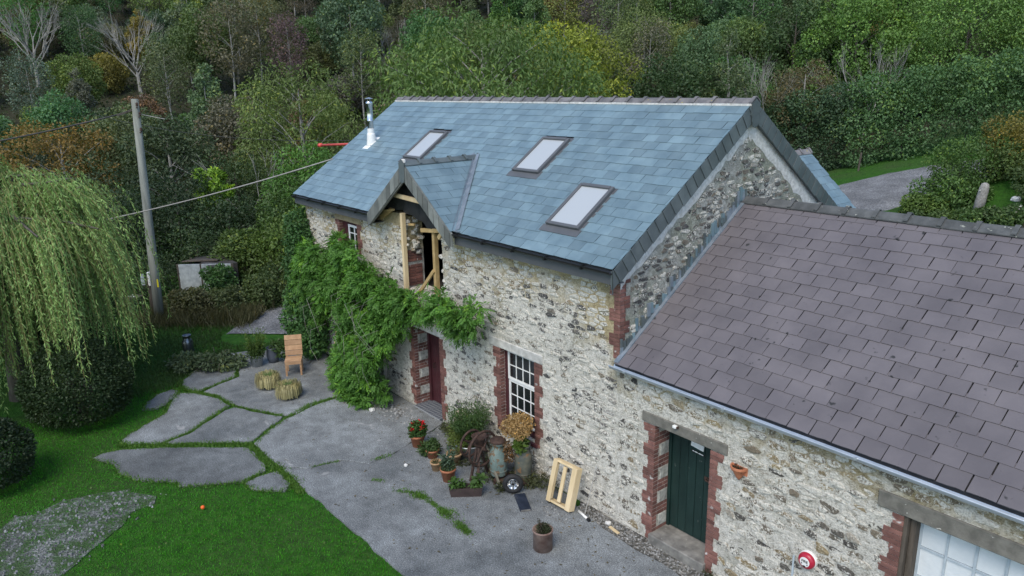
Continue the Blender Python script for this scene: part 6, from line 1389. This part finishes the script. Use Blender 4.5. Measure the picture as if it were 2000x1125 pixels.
MB().beam((.12, .16, .62), (.62, .02, .02), .035, .045).build('shaft_bar', pm('grey_bar', (.14, .13, .1), (.2, .19, .15), 6, .8, .2, 30), t)
# churns and hydrangea
churn('worn blue milk churn with rusty lid in front of the window', (-2.62, -.72, .12), CHURNB, .3, True, 1.08)
c2 = churn('dark milk churn planted with a dried hydrangea below the window', (-2.25, -.36, .08), CHURNG, .9, False, 1.08)
hy = thing('hydrangea', 'dried brown mophead hydrangea above the dark milk churn', 'plant', (-2.35, -.36, .76)); foliage('flower_head', [(-.10, .0, .40, .24), (.02, .05, .46, .22), (-.18, -.12, .34, .2), (.08, -.08, .38, .2), (-.05, .1, .34, .2)], 3400, (.036, .03), (.40, .265, .115), 450, 0, None, .7, .35)(hy); foliage('leaves', [(.08, -.05, .1, .16), (.12, -.1, .02, .12)], 340, (.09, .055), (.09, .155, .025), 451)(hy)
mb = MB(); rng = random.Random(6)
for i in range(9): mb.tube([(0, 0, -.12), (rng.uniform(-.1, .1), rng.uniform(-.1, .1), .2), (rng.uniform(-.18, .1), rng.uniform(-.12, .1), .42)], .006, 4)
mb.build('stems', BARK, hy)
dv = thing('dried_creeper', 'dried brown creeper hanging over the blue milk churn', 'plant', (-2.5, -.62, .5)); foliage('leaves', [(.02, .0, .26, .13), (.08, .02, .16, .12), (.1, .0, .03, .1)], 520, (.045, .03), (.15, .085, .035), 452, .5)(dv)
# churn barrow: platform, wheel
bw_ = thing('churn_barrow', 'low rusty iron barrow carrying the two milk churns', 'barrow', (-2.4, -.58, 0), radians(40)); MB().box((-.32, -.22, .055), (.42, .2, .085)).build('platform', RUST, bw_)
for p in ((-.3, -.2), (-.3, .18), (.4, .18), (.4, -.2)): MB().box((-.02, -.02, 0), (.02, .02, .055)).build('foot', RUST, bw_, (*p, 0))
wh = thing('spare_wheel', 'small black tyre with silver spoked rim leaning by the churns', 'wheel', (-1.98, -.86, .21), radians(50)); n = 28
MB().tube([(cos(2 * pi * k / n) * .155, 0, sin(2 * pi * k / n) * .155) for k in range(n)], .055, 10, close=True).build('tyre', RUBBER, wh, smooth=True)
Mx = Matrix.Rotation(pi / 2, 4, 'X'); rim = MB().lathe([(.118, -.035), (.112, .03), (.105, .035), (.1, .0), (.03, .012), (0, .014)], 26, M=Mx).build('rim', STEEL, wh, smooth=True)
for k in range(6): a = k * pi / 3; MB().box((-.016, -.045, .035), (.016, -.012, .10), Matrix.Rotation(a, 4, 'Y')).build('spoke', STEEL, rim)
MB().lathe([(.03, .0), (.028, .03), (0, .035)], 12, M=Mx).build('hub_cap', BLACKPL, rim)
t = thing('navy_board', 'dark navy board lying on the concrete below the wheel', 'board', (-1.58, -.95, .02), radians(-28)); MB().box((-.30, -.11, -.02), (.30, .11, .015), bev=.006).build('board', NAVY, t); MB().box((.30, -.09, -.015), (.315, .09, .012)).build('pale_edge', CONC, t)
# timber crate frame leaning on the wall
t = thing('timber_pallet', 'new pale timber pallet frame leaning against the house wall', 'pallet', (-1.0, -.5, 0), radians(3)); Mt = Matrix.Rotation(radians(-16), 4, 'X').to_3x3(); tp = ob('frame', None, t, (0, 0, 0), Mt)
for nm, a, b in (('side_board', (-.31, -.07, .03), (-.27, .07, .87)), ('side_board', (.27, -.07, .03), (.31, .07, .87)), ('middle_board', (-.05, -.068, .10), (.03, -.03, .80)), ('front_board', (-.31, -.092, .03), (-.20, -.072, .87)), ('front_board', (.19, -.092, .03), (.31, -.072, .87)), ('rail', (-.268, -.07, .03), (.268, .07, .07)), ('rail', (-.268, -.07, .83), (.268, .07, .87)), ('rail', (-.2, -.07, .1), (-.19, -.03, .8))): MB().box(a, b, bev=.004).build(nm, TIMBER, tp)
# rod and white tube
MB().tube([(-.42, -.42, .0), (-.46, -.06, .95)], .008, 6).build('thin_rod', pm('grey_rod', (.3, .29, .27), (.38, .37, .35), 5, .6, 0), None, label='thin grey rod leaning on the wall right of the pallet', cat='rod')
t = thing('white_tube', 'short white tube with black cap lying by the pallet', 'tube', (-.62, -.36, .03)); MB().tube([(0, 0, 0), (.30, -.06, 0)], .024, 10).build('tube', WHITEP, t, smooth=True); MB().tube([(.30, -.06, 0), (.36, -.072, 0)], .034, 10).build('cap', BLACKPL, t)
MB().box((-.13, -.03, 0), (.13, .03, .022), bev=.003).build('timber_offcut', TIMBER, None, (.22, -.28, -.008), (0, 0, radians(-8)), label='short timber offcut lying on the chippings', cat='offcut')
o = rubble(.02, -.22, .03, .06, LIMESTONE, 'white_stone', parent=house); o.parent = None; tag(o, 'white stone on the chippings left of the timber offcut', 'stone')
# clay pipe pot in front
pot('clay_pipe_planter', 'weathered clay pipe planter with small dark shrub on the open concrete', 'planter', (-.22, -1.62, 0), [(.17, 0), (.172, .34), (.185, .35), (.185, .38), (.165, .38), (.16, .3), (0, .29)], CLAYGR, seq(foliage('heather', [(0, 0, .36, .13), (.04, .03, .38, .1)], 900, (.04, .012), (.045, .058, .026), 460, -.4), stalks('shrub', 10, .34, .05, .05, (.058, .05, .032), 461, .3, .02, .05)))
# ball
nb2 = MB().lathe([(.0001, -.04), (.024, -.032), (.037, -.014), (.04, 0), (.037, .014), (.024, .032), (.0001, .04)], 16).build('orange_ball', ORANGE, None, (-5.49, -5.8, .035), smooth=True, label='small orange ball on the lawn', cat='ball')
# wall pot, fire bell
t = thing('wall_pot', 'terracotta half pot hanging on the outbuilding wall right of the green door', 'wall pot', (2.55, -.02, 1.93)); n = 12
pr_ = [(.012, 0), (.05, .05), (.125, .2), (.14, .2), (.14, .235), (.12, .235), (.10, .18), (0, .17)]; vs = []; 
for r_, z in pr_: vs += [(r_ * cos(pi + pi * k / n), r_ * sin(pi + pi * k / n), z) for k in range(n + 1)]
fs = [(i * (n + 1) + k, i * (n + 1) + k + 1, (i + 1) * (n + 1) + k + 1, (i + 1) * (n + 1) + k) for i in range(len(pr_) - 1) for k in range(n)]; mb = MB(); mb.add(vs, fs); mb.box((-.14, -.0, .1), (.14, .015, .235)); mb.build('pot', TERRA, t); foliage('moss', [(-.04, -.05, .21, .05), (.05, -.05, .21, .05)], 160, (.03, .015), (.045, .045, .025), 462)(t)
t = thing('fire_bell', 'round red fire alarm bell with white FIRE label on the outbuilding wall', 'fire alarm', (3.78, -.02, 1.17)); My = Matrix.Rotation(pi / 2, 4, 'X')
MB().lathe([(.135, -.02), (.135, .02), (.12, .03)], 28, M=My).build('back_plate', WHITEP, t, smooth=False); MB().lathe([(.12, .02), (.128, .035), (.125, .06), (.11, .085), (.085, .098), (.0, .10)], 28, M=My).build('dome', REDPL, t, smooth=True)
lb = MB().lathe([(.074, .098), (.074, .104), (0, .1045)], 24, M=My).build('label_disc', WHITEP, t)
fc = bpy.data.curves.new('fire_text', 'FONT'); fc.body = 'FIRE'; fc.size = .055; fc.align_x = 'CENTER'; fc.extrude = .0008; fc.offset = .0012
fo = bpy.data.objects.new('fire_text', fc); COL.objects.link(fo); dg = bpy.context.evaluated_depsgraph_get(); fm = bpy.data.meshes.new_from_object(fo.evaluated_get(dg)); bpy.data.objects.remove(fo); fm.materials.clear(); fm.materials.append(BLACK)
ob('fire_lettering', fm, lb, (0, -.106, -.005), (pi / 2, 0, 0))
mb = MB(); mb.box((-.05, -.107, -.04), (-.035, -.1055, -.02)).box((.035, -.107, -.04), (.05, -.1055, -.02)).box((-.02, -.112, -.075), (.02, -.09, -.055)); mb.build('print_marks', BLACK, lb)
mb = MB(); mb.box((-.012, -.03, -.9), (.012, 0, 0)); mb.build('conduit', GREYP, t, (-.22, .015, -.05))
t = thing('floodlight_sensor', 'small white sensor box on the lintel above the green door', 'sensor', (1.32, -.03, 2.38)); MB().box((-.035, -.06, -.02), (.035, 0, .03), bev=.008).build('box', WHITEP, t); MB().box((.036, -.045, -.02), (.06, 0, .02), bev=.005).build('bracket', RUST, t)

# weeds and clutter at the wall foot behind the pots
nr = np.random.default_rng(77); B = [(nr.uniform(-5.3, -1.3), nr.uniform(-.5, -.1), nr.uniform(.03, .14), nr.uniform(.1, .2)) for _ in range(26)] + [(nr.uniform(-4.6, -2.2), nr.uniform(-1.0, -.5), .06, nr.uniform(.08, .16)) for _ in range(14)] + [(nr.uniform(2.05, 2.6), -.12, .05, .1) for _ in range(4)]
V, F, tn = blobs_crown(nr, B, 4200, (.06, .025), .2, .2, .8, .7); V[:, 2] = np.abs(V[:, 2]); V[:, 1] = np.minimum(V[:, 1], -.03); ob('wall_foot_weeds', npmesh('wall_foot_weeds', V, F, LEAF, tn), color=(.066, .078, .034), kind='stuff', label='scrubby weeds along the foot of the house wall behind the pots', cat='weeds')
